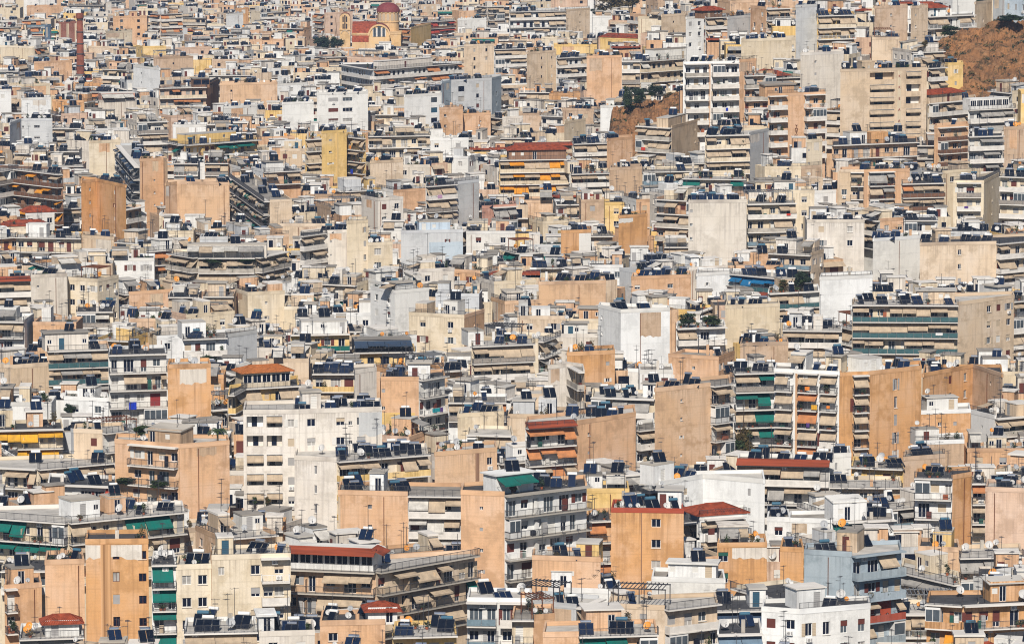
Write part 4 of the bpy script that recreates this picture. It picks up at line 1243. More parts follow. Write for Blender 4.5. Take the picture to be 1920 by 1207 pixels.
H("beige windowless slab|with a planted roof balcony", [(562, 438), (606, 432), (664, 430)], 516, ["B:sol,abe,.5", ""], "wo wo wo", pf=1, heat=3, pent=[], green=.5)
H("slim white stair tower|with narrow windows", [(650, 414), (690, 412)], 520, "v:.85@.6x1.2", "cr cr", heat=0, pent=[], ant=0)
H("cream shuttered block|with small canopies", [(690, 455), (736, 453)], 520, "w:.4@1.6x1.4", "cr cr", sh=['shgrey'], heat=2, pent=[])
H("pale blue house|with faded paint and a flue", [(752, 432), (868, 430)], 500, "k:.45,1,-6,-2,lb;v:.75", "gy gy", heat=2, pent=[('lb', .3, .8, .8, 2.3, '')])
H("grey gable block|with beige awning balconies", [(798, 345), (853, 341), (898, 336)], 424, ["B:sol,abe,.95", ""], "wh gy gy", pf=0, heat=2, pent=[], deck='rooftar')
H("pink block|with grey hanging blinds", [(904, 386), (968, 382)], 426, "B:bar,agy,.8,.3-.98", "pk pk", heat=2, pent=[])
H("orange tower|with small white windows and a flue", [(152, 338), (182, 335), (236, 352), ], 452, ["w:.55@.6x.8", "w:.6@.6x.9;p:.65"], "or or or", pf=1, skip=0, heat=3, pent=[])
H("tall peach windowless tower|among balcony blocks", [(262, 298), (306, 295), (314, 298)], 398, ["", ""], "pe be pe", pf=0, heat=0, pent=[], ant=1)
H("long peach windowless wall|with a stepped end", [(310, 343), (332, 340), (430, 342)], 424, ["", "p:.9"], "pe pe pe", pf=1, heat=3, pent=[])
H("pale blank block|beside stacked balconies", [(58, 515), (126, 512)], 594, "", "wo wo", heat=1, pent=[])
H("stacked balcony house|beside a pale blank block", [(-14, 522), (57, 520)], 594, "B:sol,abe,.5", "wo wo", heat=3, strip=(0,))
H("rounded terrace block|with hanging gardens and beige blinds", [(322, 470), (372, 478), (478, 478), (534, 466)], 545, ["B:con,abe,.8", "B:con,abe,.8", "B:con,abe,.8"], "cr cr cr cr", pf=1, pent=[('wo', -.2, 1.2, 1.2, 2.6, 'a')], heat=5, green=1.0, dep=1.7)
H("beige gutter house|with a bare wall", [(154, 440), (214, 444)], 482, "", "be be", heat=2, pent=[], ant=4)
H("cream row house|with brown doors", [(30, 440), (153, 442)], 492, "B:bar,abe,.2", "cr cr", heat=2, sh=['shbrown'])
H("white sunroom house|under a red tiled roof", [(48, 398), (102, 396)], 435, "w3", "wh wh", tileroof=(0, 1), td=4, heat=0, pent=[])
H("long red-roofed veranda|on a cream house", [(8, 424), (90, 422)], 440, "w4", "cr cr", tileroof=(0, 1), td=4, heat=1, pent=[])
H("shaded balcony cluster|with orange blinds", [(-14, 318), (24, 312), (118, 330)], 400, ["B:sol,abe,.4", "B:wd,aor+abe,.35"], "gy br br", pf=1, heat=2, pent=[], dep=1.7)  # brown walls put the cluster's deep shade into the colour
# 100 - 300
H("white gable house|with a stepped gable and one window", [(250, 122), (300, 128)], 182, "v:.3", "wh wh", heat=2, pent=[])
H("white windowless cube|beside a cream balcony house", [(40, 184), (95, 182)], 226, "", "wh wh", heat=3, pent=[])
H("grey house with round tower|and dark windows", [(18, 236), (40, 222), (98, 222)], 278, ["", "w:.5@1.6x.8;v:.05"], "gy gy gy", pf=1, heat=3, pent=[])
H("pale concrete slab house|beside tilting balconies", [(167, 264), (226, 262)], 338, "", "cr cr", heat=3, pent=[], deck='roofpale')
H("peeling white house|with a green awning", [(184, 188), (256, 186)], 218, "p:.6", "wo wo", heat=2, pent=[('pk', .1, .98, 1, 2.5, 'a')])
H("brown-framed balcony block|with cream balconies", [(298, 162), (386, 160), (410, 148)], 208, ["B:cr,ate,.3", ""], "pe br pe", pf=0, heat=2, pent=[('br', .75, 1.1, 1.5, 2.6, 'g')])
H("long peach gable wall|with two square vents", [(412, 156), (520, 154)], 204, "v:.2", "pe pe", heat=3, pent=[])
H("low white wall house|with a flat roof", [(418, 200), (482, 196)], 228, "", "wh wh", heat=2, pent=[])
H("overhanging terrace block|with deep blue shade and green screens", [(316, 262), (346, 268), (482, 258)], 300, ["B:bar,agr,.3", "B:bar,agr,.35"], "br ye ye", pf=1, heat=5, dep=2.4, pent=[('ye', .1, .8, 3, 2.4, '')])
H("white windowless house|beside a white office block", [(529, 192), (588, 190)], 242, "", "wh wh", heat=3, pent=[])
H("white office block|with ribbon windows", [(594, 174), (690, 171)], 244, "w:.32,.6@3.0x1.1", "wh wh", skip=0, heat=5, pent=[], deck='roofpale')
H("yellow tower|with one column of small windows", [(603, 246), (650, 243)], 348, "v:.35@1.0x.5;r:.62,.5,ye", "ye ye", heat=4, pent=[])
H("cream blind-fronted house|beside the yellow tower", [(572, 258), (603, 256)], 340, "B:cr,abe,.95", "ye ye", heat=0, pent=[])
H("laundry balcony house|beside the yellow tower", [(650, 252), (686, 256)], 345, "B:bar,abe,.5", "ye ye", heat=1, pent=[], cloth=((0, .4, 2, 'clblue', 1, 1.2),))
H("beige windowless house|with a low parapet", [(694, 302), (756, 299)], 352, "", "be be", heat=2, pent=[])
H("yellow balcony row|with white balustrades", [(690, 252), (806, 250)], 300, "B:barw,abe,.25", "cr cr", heat=2, pent=[('cr', .45, .75, 1, 2.5, 'a')])
H("wide white apartment row|with pink balcony walls", [(640, 118), (700, 128), (866, 114)], 168, ["B:sol,no,0", "B:sol,ate,.25"], "gy wh wh", pf=1, heat=7, pent=[('wo', .1, .7, 1.5, 2.6, '')])
H("grey office slab|with square dark windows", [(827, 156), (846, 150), (922, 146), (940, 142)], 214, ["", "w:.25@2.2x1.6;w:.65@1.0x1.2;p:.8", "w1"], "bl gy bl gy", pf=1, heat=5, pent=[])
H("white blank annex|next to the grey office slab", [(758, 178), (828, 174)], 232, "w:.8@2.2x1.5", "wh wh", sh=['shblue'], heat=3, pent=[])
H("peach corner house|with dark paired windows", [(824, 202), (868, 200)], 256, "w:.25@.8x.8", "pe pe", heat=0, pent=[])
H("low peach gable|beside the peach corner house", [(866, 213), (920, 211)], 250, "", "pe pe", heat=2, pent=[])
H("tan shuttered house|with pale window bays", [(870, 84), (926, 82)], 138, "w:.35,.75@.8x1.2", "be be", sh=['shwhite'], heat=3, pent=[])
H("white blinds block|with stacked beige awnings", [(926, 90), (986, 88)], 132, "B:sol,abe,.9", "wh wh", heat=3, pent=[])
H("beige bay-windowed block|with two window columns", [(988, 98), (1043, 94)], 168, "w:.5,.85@.6x.9;r:.68,.4,cr", "be be", skip=0, sh=['shwhite'], heat=2, pent=[])
H("planted white balcony block|with a roof full of heaters", [(1043, 106), (1100, 103)], 162, "B:sol,abe,.3", "wh wh", heat=5, green=.5, pent=[])
H("tall plain peach wall|above a shrubby slope", [(1100, 105), (1166, 104)], 197, "", "pe pe", heat=3, pent=[])
H("dark-shaded balcony block|beside the tall plain peach wall", [(1166, 112), (1200, 112), (1316, 104)], 168, ["B:sol,abe,.6", "B:cr,abe+awh,.4"], "wh be wh", pf=1, heat=6, pent=[('wh', .3, .95, 2, 2.8, '')])
H("white solid-balcony tower|with seven floors of balconies", [(1281, 116), (1386, 114)], 228, "B:sol,no,0,.02-.44;B:sol,no,0,.5-.98;r:.47,.5,pe", "wh wh", heat=4, dep=1.7)
H("peach blank upper wall|beside the white solid-balcony tower", [(1386, 112), (1442, 108)], 140, "", "pe pe", heat=3, pent=[])
H("grey-balconied peach tower|with rounded balconies", [(1395, 138), (1452, 136)], 222, "B:con,agy,.3", "pe pe", heat=0, pent=[])
H("pale yellow windowless block|with a long heater row", [(1390, 74), (1492, 70)], 126, "w:.95@.7x.8", "cr cr", heat=6, pent=[])
H("grey windowless tower|beside a yellow balcony house", [(1492, 10), (1532, 8)], 98, "", "gy gy", heat=2, pent=[])
H("yellow balcony house on hill|with a big beige awning", [(1532, 26), (1602, 24)], 98, "B:cr,abe,.8", "ye ye", heat=4, green=.3, pent=[])
H("white windowless tower wall|above solar panels", [(1501, 99), (1582, 96)], 195, "v:.35", "wo wo", heat=1, pent=[])
H("beige tower block|with loggias and a red vertical sign", [(1576, 130), (1738, 126)], 262, "o:.34-.62;o:.76-.93;r:.68,.9,cr", "be be", heat=7, pent=[('be', .3, .45, 3, 2, 'n')])
H("balcony block in tower shadow|with awnings beside the beige tower block", [(1740, 124), (1772, 122)], 178, "B:sol,abe,.6", "cr cr", heat=2, strip=None)
H("yellow chimneyed house|below the rocky slope", [(1772, 118), (1806, 117)], 170, "v:.6@.6x1.0", "ye ye", heat=1, pent=[])
H("tan windowless block|above the red awning", [(1640, 12), (1702, 10)], 62, "v:.5", "tn tn", heat=2, pent=[])
H("beige slab house|at the foot of the rocks", [(1708, 12), (1740, 10)], 86, "v:.3", "be be", heat=1, pent=[])
H("white hillside villa|with a red pavilion roof", [(1738, 28), (1826, 24)], 74, "B:barw,abe,.2", "wh wh", heat=0, pent=[('wh', .15, .5, 2, 2.2, 'r')])
H("white sign-lettered balcony block|with faded red lettering", [(1440, 176), (1548, 172)], 268, "B:sol,no,0,.0-.3;B:sol,no,0,.62-.98", "pe pe", heat=5, green=.7, pent=[('pe', .0, .5, 1.5, 2.8, '')], dep=1.6)
H("low orange wall house|beside the shrubby slope", [(1030, 176), (1088, 174)], 200, "v:.25", "or or", heat=1, pent=[])
H("white gabled cottage|between heater roofs", [(1058, 228), (1098, 222)], 262, "v:.4", "cr cr", heat=1, pent=[])
H("beige flat-roofed house|with pergola beams", [(1196, 232), (1260, 236), (1314, 222)], 300, ["B:con,abe,.6", "v:.8"], "be be be", pf=1, heat=1, pent=[('be', .0, .6, 1, 2.5, '')])
H("peach gable house|below the dry slope", [(1138, 260), (1186, 256)], 312, "", "pe pe", heat=2, pent=[])
H("wine-roofed terrace house|with striped awnings", [(962, 270), (1072, 268)], 296, "B:wd,abe,.4", "cr cr", strip=(0,), heat=1, pent=[])
H("white awning house|beside the peach gable house", [(1074, 266), (1138, 264)], 312, "B:sol,abe+awh,.7", "wh wh", heat=4, pent=[])
H("cream veranda block|with a grey gable", [(1322, 250), (1404, 248), (1442, 240)], 312, ["B:cr,abe,.7", ""], "cr gy cr", pf=0, heat=6, green=.4, pent=[])
H("white roof studio|with grey window bands", [(1815, 202), (1900, 198)], 262, "B:sol,agy,.6", "wh wh", heat=3, pent=[('wh', .1, .95, 1, 2.5, 'g')])
H("pink-trimmed flat house|under the red canopy", [(1752, 236), (1816, 232)], 290, "w2;B:wd,no,0,.1-.9", "pe pe", heat=1, pent=[])
H("red fabric canopy house|at the foot of the rocks", [(1742, 190), (1830, 182)], 232, "B:sol,abe,.6", "be be", heat=2, pent=[('be', .1, .8, 1.5, 2.0, 'r')])
H("curved cornice house|with peach walls and dark windows", [(1560, 268), (1720, 262)], 318, "B:bar,no,0", "pe pe", heat=8, pent=[('wh', .25, .45, 2, 2.6, ''), ('or', .5, .7, 2, 2.4, 'n')], plants=2)
H("white modern house|beside a tan gable", [(1815, 252), (1880, 250)], 318, "B:sol,agy,.3", "wo wo", heat=4, pent=[])
H("tan gable at the edge|beside a white modern house", [(1882, 238), (1935, 236)], 310, "", "tn tn", heat=1, pent=[])
H("white balconied complex|with a beige end wall", [(955, 20), (1060, 18), (1106, 15)], 70, ["B:sol,abe,.35", "v:.6"], "wh be wh", pf=0, heat=4, pent=[])
H("beige upper house|with thin windows", [(1240, 28), (1286, 25)], 72, "v:.5", "be be", heat=2, pent=[])
H("white-framed house|with three window columns", [(1286, 32), (1320, 30)], 72, "w2", "wh wh", heat=1, pent=[])
H("grey striped balcony house|under a red roof", [(1322, 30), (1362, 28)], 74, "B:sol,abe,.8", "gy gy", heat=1, pent=[('br', .0, .9, .8, 2, 'r')])
H("light grey gable house|beside the grey striped balcony house", [(1364, 32), (1408, 28)], 74, "v:.7", "gy gy", heat=2, pent=[])
H("peach house behind church|with orange balcony fronts", [(744, 50), (770, 52), (808, 42)], 86, ["B:or,ate,.3", ""], "or ye or", pf=0, heat=2, pent=[])
H("red-awning terrace house|with a dark roof lounge", [(788, 40), (852, 36)], 70, "B:wd,are,.6", "cr cr", heat=2, pent=[])
H("white windowless annex|behind the church", [(858, 36), (912, 34)], 60, "", "wh wh", heat=1, pent=[])
H("pale far gable|with a broad peach wall", [(50, 12), (114, 10)], 34, "", "pe pe", heat=2, pent=[])
H("slate blue far wall|beside striped balconies", [(84, 48), (96, 47)], 80, "", "st st", heat=0, pent=[])
H("unfinished brick block|in a pale concrete frame", [(110, 42), (143, 41)], 80, "r:.5,1.2,be;r:.05,.8,be;r:.95,.8,be", "bk bk", heat=1, pent=[])
H("cream far gable|behind the brick chimney", [(198, 60), (248, 57)], 86, "", "cr cr", heat=1, pent=[])
H("white far cube|beside an orange gable", [(424, 27), (456, 25)], 56, "", "wh wh", heat=0, pent=[])
H("orange far gable|beside a white far cube", [(442, 16), (466, 15)], 52, "", "or or", heat=0, pent=[])
H("blue-grey hill house|above the rocks", [(1862, -6), (1884, -8), (1940, -4)], 50, ["", "w4@.8x1.6"], "gy lb gy", pf=1, heat=1, pent=[])
H("beige hill house|above the rocks", [(1828, 4), (1860, 0)], 56, "w:.5@.7x1.0", "be be", heat=1, pent=[])

H("white blank-sided house|behind a red-tiled veranda", [(1236, 902), (1318, 888), (1434, 898)], 972, ["w:.6@.8x1.0", "v:.75@.5x1.1"], "wh wh wh", pf=0, heat=4, pent=[('wh', .05, .5, 1.5, 2.8, '')], dish=2)
H("shaded street row|of receding balconies hung with blinds", [(440, 328), (506, 396)], 432, "B:bar,agy+abe+agr,.9", "be be", clamp=120, back=(5, 2), pent=[], dep=1.6)
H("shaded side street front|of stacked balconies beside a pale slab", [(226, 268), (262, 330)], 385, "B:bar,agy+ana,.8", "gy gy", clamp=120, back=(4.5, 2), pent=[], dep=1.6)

HP = []        # placed heroes: dict
def place_hero(label, pts, ybot, styles, mats, kw):
    short, _, rest = label.partition('|')
    alt = ('pe', 'p3', 'pe', 'p2', 'p3', 'pe')[len(HP) % 6]
    if 'peach' not in label or alt == 'p3': mats = [alt if t == 'pe' else t for t in mats]
    mid = pts[len(pts) // 2] if len(pts) > 2 else ((pts[0][0] + pts[1][0]) / 2, (pts[0][1] + pts[1][1]) / 2)
    hx, hy = hit(mid[0], ybot)
    r = ray(mid[0], mid[1])
    zroof = CH + hy * r.z / r.y
    P = []
    for (px, py) in pts:
        x, y = at(px, py, zroof)
        y2 = min(hy + kw.get('clamp', 30), max(hy - 14, y))
        P.append((x * y2 / y, y2))
    W = sum(math.dist(P[i], P[i + 1]) for i in range(len(P) - 1))
    conv = max([0.0] + [P[0][1] + (P[-1][1] - P[0][1]) * (p[0] - P[0][0]) / max(0.1, P[-1][0] - P[0][0]) - p[1] for p in P[1:-1]])
    dep = kw.get('depth', min(12.5, max(8.0, W * 0.5)))
    dep = max(2.0, dep - 0.8 * conv)
    def back(p, inset):
        n = math.hypot(*p)
        q = (p[0] * (1 + dep / n), p[1] * (1 + dep / n))
        return (q[0] + inset, q[1])
    yb = max(P[0][1], P[-1][1], max(p[1] for p in P))
    BL, BR = back(P[0], 0.3), back(P[-1], -0.3)
    if 'back' in kw:
        bx, by = kw['back']
        BL, BR = (P[0][0] + bx, P[0][1] + by), (P[-1][0] + bx, P[-1][1] + by)
    poly = P + [BR, BL]
    HP.append(dict(short=short, label=(short + ' ' + rest).strip(), poly=poly, nf=len(P) - 1, z=zroof, styles=styles, mats=mats, kw=kw, ybot=ybot,
                   rect=(min(p[0] for p in pts), max(p[0] for p in pts), min(p[1] for p in pts), ybot), d=min(p[1] for p in P), hero=True))
for h in HEROES:
    place_hero(*h)

# ---------------------------------------------------------------- the rest of the roofscape
CHURCH_RECT = (630, 775, 8, 92)
RESERVED = [(CHURCH_RECT, hit(700, 92)[1]), ((1745, 1990, 38, 165), 1190.0), ((1148, 1300, 172, 262), 1250.0), ((136, 166, 25, 150), hit(150, 152)[1])]
TREE_SPOTS = [((584, 648, 64, 102), hit(615, 104)[1]), ((1106, 1204, -8, 26), hit(1150, 32)[1]), ((690, 726, 216, 248), hit(708, 250)[1]), ((960, 992, 216, 248), hit(976, 250)[1]),
              ((1370, 1415, 800, 866), hit(1392, 872)[1]), ((1582, 1610, 50, 92), hit(1596, 94)[1])]
RESERVED += TREE_SPOTS
FILL = []
def try_fill(x, y, w, dp, yaw, h):
    c, s = math.cos(yaw), math.sin(yaw)
    R = lambda a, b: (x + a * c - b * s, y + a * s + b * c)
    q = [R(-w / 2, -dp / 2), R(w / 2, -dp / 2), R(w / 2, dp / 2), R(-w / 2, dp / 2)]
    if yaw > 0.12:      # right-hand corner swings away: the left side face shows too
        poly = [q[3], q[0], q[1], q[2]]
    elif yaw < -0.12:
        poly = [q[0], q[1], q[2], q[3]]
    else:
        poly = q
    nf = 2 if abs(yaw) > 0.12 else 1
    d = min(p[1] for p in poly)
    for hp in HP:
        if abs(hp['d'] - d) > 40: continue
        if in_poly((x, y), hp['poly']) or any(in_poly(p, hp['poly']) for p in poly) or any(in_poly(p, poly) for p in hp['poly']):
            return
    g = terrain(x, y)
    zr = g + h
    pxs = [proj(p[0], p[1], zr)[0] for p in poly]
    a, b = min(pxs), max(pxs)
    lim, want = 1e9, None
    for rect, dd in [(hp['rect'], hp['d']) for hp in HP] + RESERVED:
        ov = min(b, rect[1]) - max(a, rect[0])
        if dd > d - 3 and ov > 3:
            r = ray((a + b) / 2, rect[3] + 2)
            zz = CH + d * r.z / r.y
            lim = min(lim, zz)
            if dd - d < 48 and ov > 0.3 * (b - a):
                want = zz if want is None else min(want, zz)
    if want is not None:
        zr = min(g + 27, want - U(0, 1.2))
    if lim < g + 4.5:
        return
    zr = min(zr, lim)
    for r2, dd in RESERVED[1:3]:
        if dd - 12 < d < dd + 108 and r2[0] - 5 < (a + b) / 2 < r2[1] + 5: return
    for r2, d2 in TREE_SPOTS:
        if abs(d - d2) < 14 and r2[0] - 4 < (a + b) / 2 < r2[1] + 4: return
    if CHURCH_RECT[0] < (a + b) / 2 < CHURCH_RECT[1] and abs(d - RESERVED[0][1]) < 32: return
    FILL.append(dict(poly=poly, nf=nf, z=zr, d=d, yaw=yaw, hero=False, ybot=proj(x, d, zr)[1] + 80))
d = 600.0
row = 0
while d < 3500:
    half = 0.118 * d
    x = -half + U(0, 8)
    far = d > 1500
    while x < half:
        w = U(6, 12.5) if not far else U(8, 18)
        r = 960 + FPX * x / d
        yaw = RNG.choice((0, 0, U(-0.1, 0.1), U(0.35, 0.6), U(0.35, 0.6), U(-0.5, -0.3)))
        h = ROOFH + RNG.gauss(-0.8, 2.6) + (U(3, 6) if RNG.random() < 0.12 else 0)
        if far: h += RNG.gauss(0, 2.0)
        if d < 1700 or r < 1330:
            try_fill(x + w / 2, d + U(-4, 4), w, U(7, 10), yaw, h)
        x += w + U(0.3, 1.8)
    d += 12.5 if d < 1500 else 21

# front-to-back skyline buffer: how much of each building the photograph's viewpoint can see
NC = 520
sky_y = np.full(NC, 1300.0)
def cols(a, b): return max(0, int((a + 80) / 4)), min(NC, int((b + 80) / 4) + 1)
everything = sorted(HP + FILL, key=lambda q: q['d'])
for q in everything:
    f = [proj(p[0], p[1], q['z'] + 0.2) for p in q['poly']]
    a, b = min(p[0] for p in f), max(p[0] for p in f)
    top = min(p[1] for p in f)
    front = max(p[1] for p in f)
    i, j = cols(a, b)
    seg = sky_y[i:j]
    vis = np.clip(seg - top, 0, 120)
    q['vis'] = float(vis.sum()) * 4 if len(seg) else 0.0
    q['w4'] = (a, b, top, front)
    q['ybot'] = q['ybot'] if q['hero'] else (float(np.percentile(np.minimum(seg, 1215), 80)) if len(seg) else 0)
    sky_y[i:j] = np.minimum(seg, top + 1)
vis = [q for q in FILL if q['vis'] > 90 and q['w4'][3] > -140 and q['w4'][1] > -40 and q['w4'][0] < 1960]
vis.sort(key=lambda q: -q['vis'])
NTH = 300
singles, crowd = vis[:NTH], vis[NTH:]
print('heroes', len(HP), 'fill', len(FILL), 'visible', len(vis), 'singles', len(singles), 'crowd', len(crowd))

def word(k): return WALLS[k][3]
for q in HP:
    building('apartment_block', q['label'], None, q['poly'], q['nf'], q['z'], q['styles'], q['mats'], q['ybot'], q['short'], **q['kw'])
# fillers: look, then where it stands between two recognisable neighbours
used = {}
HC = [(q['short'], sum(p[0] for p in q['poly']) / len(q['poly']), sum(p[1] for p in q['poly']) / len(q['poly'])) for q in HP]
for q in sorted(singles, key=lambda t: t['d']):
    cx, cy = sum(p[0] for p in q['poly']) / 4, sum(p[1] for p in q['poly']) / 4
    near = sorted(HC, key=lambda t: math.hypot(t[1] - cx, (t[2] - cy) * 0.6))[:2]
    far = q['d'] > 1250
    mats = [RNG.choice(('wh', 'wh', 'wh', 'cr', 'cr', 'cr', 'wo', 'wo', 'wo', 'pe', 'pe', 'p2', 'p3', 'be', 'be', 'or', 'tn', 'gy', 'ye'))]
    if q['nf'] == 2: mats.append(mats[0] if RNG.random() < 0.6 else RNG.choice(('wh', 'pe', 'cr', 'wo')))
    mats.append(mats[0])
    awn = RNG.choice(('abe', 'abe', 'abe', 'abe+agy', 'abe+awh', 'agr+abe', 'ate+abe', 'no'))
    rail = RNG.choice(('bar', 'bar', 'bar', 'sol', 'sol', 'con', 'blu', 'fe', 'barw'))
    bal = f"B:{rail},{awn},{RNG.choice(('.4', '.6', '.9'))}"
    opts = (bal, bal, bal, 'w3', 'w2', '', 'v:.5', 'w2;p:.1')
    st = [RNG.choice(opts) for _ in range(q['nf'])]
    if q['nf'] == 2 and st[0] == st[1] == '': st[1] = bal
    feat = 'with plain walls'
    if any('B:' in t for t in st):
        feat = 'with open balconies' if awn == 'no' else f"with {AWN[awn.split('+')[0]][1]} awnings"
    elif any(t.startswith('w') for t in st): feat = 'with small windows'
    lab = f"{word(mats[0])} house {feat} between {near[0][0]} and {near[1][0]}"
    if len(lab.split()) > 16: lab = lab.replace(' ' + feat, '', 1)
    kw = {}
    if RNG.random() < 0.012:
        kw['tileroof'] = (0, 1); kw['pent'] = []; kw['heat'] = 0; kw['td'] = 4.5
    elif RNG.random() < 0.10:
        kw['pergola'] = (0.1, 0.7, RNG.choice(('metal', 'rust', 'galv'))); kw['pent'] = []
    host = f"house between {near[0][0]} and {near[1][0]}"
    n0 = used.get(lab, 0); used[lab] = n0 + 1
    q['res'] = building('house', lab, None, q['poly'], q['nf'], q['z'], st, mats, q['ybot'], host, **kw)
    q['lab'] = lab
for q in singles:
    if used[q['lab']] > 1:
        q['res'][0]['group'] = 'look-alike ' + q['lab'].split(' between ')[0].replace(' house', ' houses', 1)

# ---------------------------------------------------------------- far roofs past the three hundred
FAR = MB()
PT = {}
def template(kind, var):
    if (kind, var) not in PT:
        t = MB()
        for (nm, key, fn, off) in PARTFN[kind](var):
            u = MB(); fn(u)
            t.add(u, Matrix.Translation(off))
        PT[(kind, var)] = t
    return PT[(kind, var)]
def simple_house(b, q):
    poly, z = q['poly'], q['z']
    mat = RNG.choice(('wh', 'wh', 'cr', 'cr', 'cr', 'wo', 'wo', 'pe', 'pe', 'pe', 'p2', 'p3', 'p3', 'be', 'be', 'gy', 'ye'))
    base = min(terrain(*p) for p in poly) - 0.5
    n = len(poly)
    for i in range(n):
        a, c = poly[i], poly[(i + 1) % n]
        b.poly([(a[0], a[1], base), (c[0], c[1], base), (c[0], c[1], z), (a[0], a[1], z)], mat)
    b.poly([(p[0], p[1], z - 0.35) for p in poly], RNG.choice(('roofdeck', 'roofpale', 'rooftar')))
    for i in range(q['nf']):
        a, c = Vector(poly[i]), Vector(poly[i + 1])
        W = (c - a).length
        u = (c - a) / W
        ang = math.atan2(u.y, u.x)
        M = Matrix.Translation((a.x, a.y, z)) @ Matrix.Rotation(ang, 4, 'Z')
        kind = RNG.random()
        for fl in range(3):
            zf = -3.0 * (fl + 1) - 0.3
            if kind < 0.55:
                b.box(0.1, W - 0.1, -1.2, -0.002, zf - 0.1, zf + 0.1, 'slabwhite', M)
                if RNG.random() < 0.5: b.box(0.1, W - 0.1, -1.2, -1.1, zf + 0.1, zf + 1.0, RNG.choice(('slabwhite', mat, 'fence')), M)
                x = 0.4
                while x < W - 1.4:
                    ww = RNG.choice((1.0, 1.4, 2.0))
                    b.box(x, x + ww, -0.03, -0.004, zf + 0.1, zf + 2.25, RNG.choice(('glass', 'glass', 'shbrown', 'shgrey', 'shwhite')), M)
                    x += ww + U(0.5, 1.3)
                if RNG.random() < 0.55:
                    w2 = U(2.5, W - 0.2) if W > 3 else W
                    x = U(0, W - w2)
                    am = RNG.choice(('abe', 'abe', 'agy', 'agr', 'abe'))
                    b.poly([M @ Vector(p) for p in ((x, -0.01, zf + 2.8), (x, -1.6, zf + 1.9), (x + w2, -1.6, zf + 1.9), (x + w2, -0.01, zf + 2.8))], am)
            elif kind < 0.8:
                k = max(1, int(W / 3.2))
                for t in range(k):
                    x = W * (t + 0.5) / k
                    b.box(x - 0.5, x + 0.5, -0.03, -0.004, zf + 0.9, zf + 2.1, RNG.choice(('glass', 'glass', 'shbrown', 'shwhite')), M)
    a, c = Vector(poly[0]), Vector(poly[1])
    if q['nf'] == 2 and (Vector(poly[2]) - c).length > (c - a).length: a, c = c, Vector(poly[2])
    W = (c - a).length
    u = (c - a) / W
    ang = math.atan2(u.y, u.x)
    M = Matrix.Translation((a.x, a.y, z - 0.35)) @ Matrix.Rotation(ang, 4, 'Z')
    for _ in range(RNG.choice((1, 2, 2, 3))):
        w = min(W * 0.5, U(1.8, 5)); x = U(0.2, W - w - 0.1)
        y0, h0 = U(0.4, 4.5), U(1.9, 3.0)
        b.box(x, x + w, y0, y0 + 3, 0, h0, RNG.choice(('wh', 'wh', 'cr', 'wo', 'pe')), M)
        b.box(x - .2, x + w + .2, y0 - .2, y0 + 3.2, h0, h0 + .15, RNG.choice(('slabwhite', 'roofdeck')), M)
        b.box(x + .3, x + 1.2, y0 - .03, y0 - .004, 0.0, 1.8, RNG.choice(('glass', 'shbrown', 'shgrey')), M)
    for _ in range(RNG.choice((2, 3, 4))):
        x, y = U(0.6, max(0.7, W - 0.6)), U(0.8, 5)
        p = M @ Vector((x, y, 0))
        b.add(template('solar_heater', (RNG.choice((2, 2, 3)), RNG.choice(('tank', 'tankwhite')), 'panel')), Matrix.Translation(p) @ Matrix.Rotation(U(-.4, .4), 4, 'Z'))
    if RNG.random() < 0.03:
        b.box(-.2, W + .2, 0, 4, 0.9, 1.3, 'tile', M)
    for _ in range(RNG.choice((0, 1, 2))):
        p = M @ Vector((U(0.4, W - .4), U(.5, 5), 0))
        b.add(template('satellite_dish', (RNG.choice((.5, .62)), 'dish')), Matrix.Translation(p) @ Matrix.Rotation(U(-.6, .5), 4, 'Z'))
    for _ in range(RNG.choice((1, 2, 3))):
        p = M @ Vector((U(0.4, W - .4), U(.5, 5), 0))
        b.beam(p, p + Vector((0, 0, U(2, 4))), 0.04, 'metal')
for q in crowd:
    simple_house(FAR, q)
fo = obj('distant_houses', FAR.mesh('distant_houses'))
fo['kind'] = 'stuff'
tag(fo, 'far mass of small flat-roofed houses behind the church and brick chimney', 'houses')

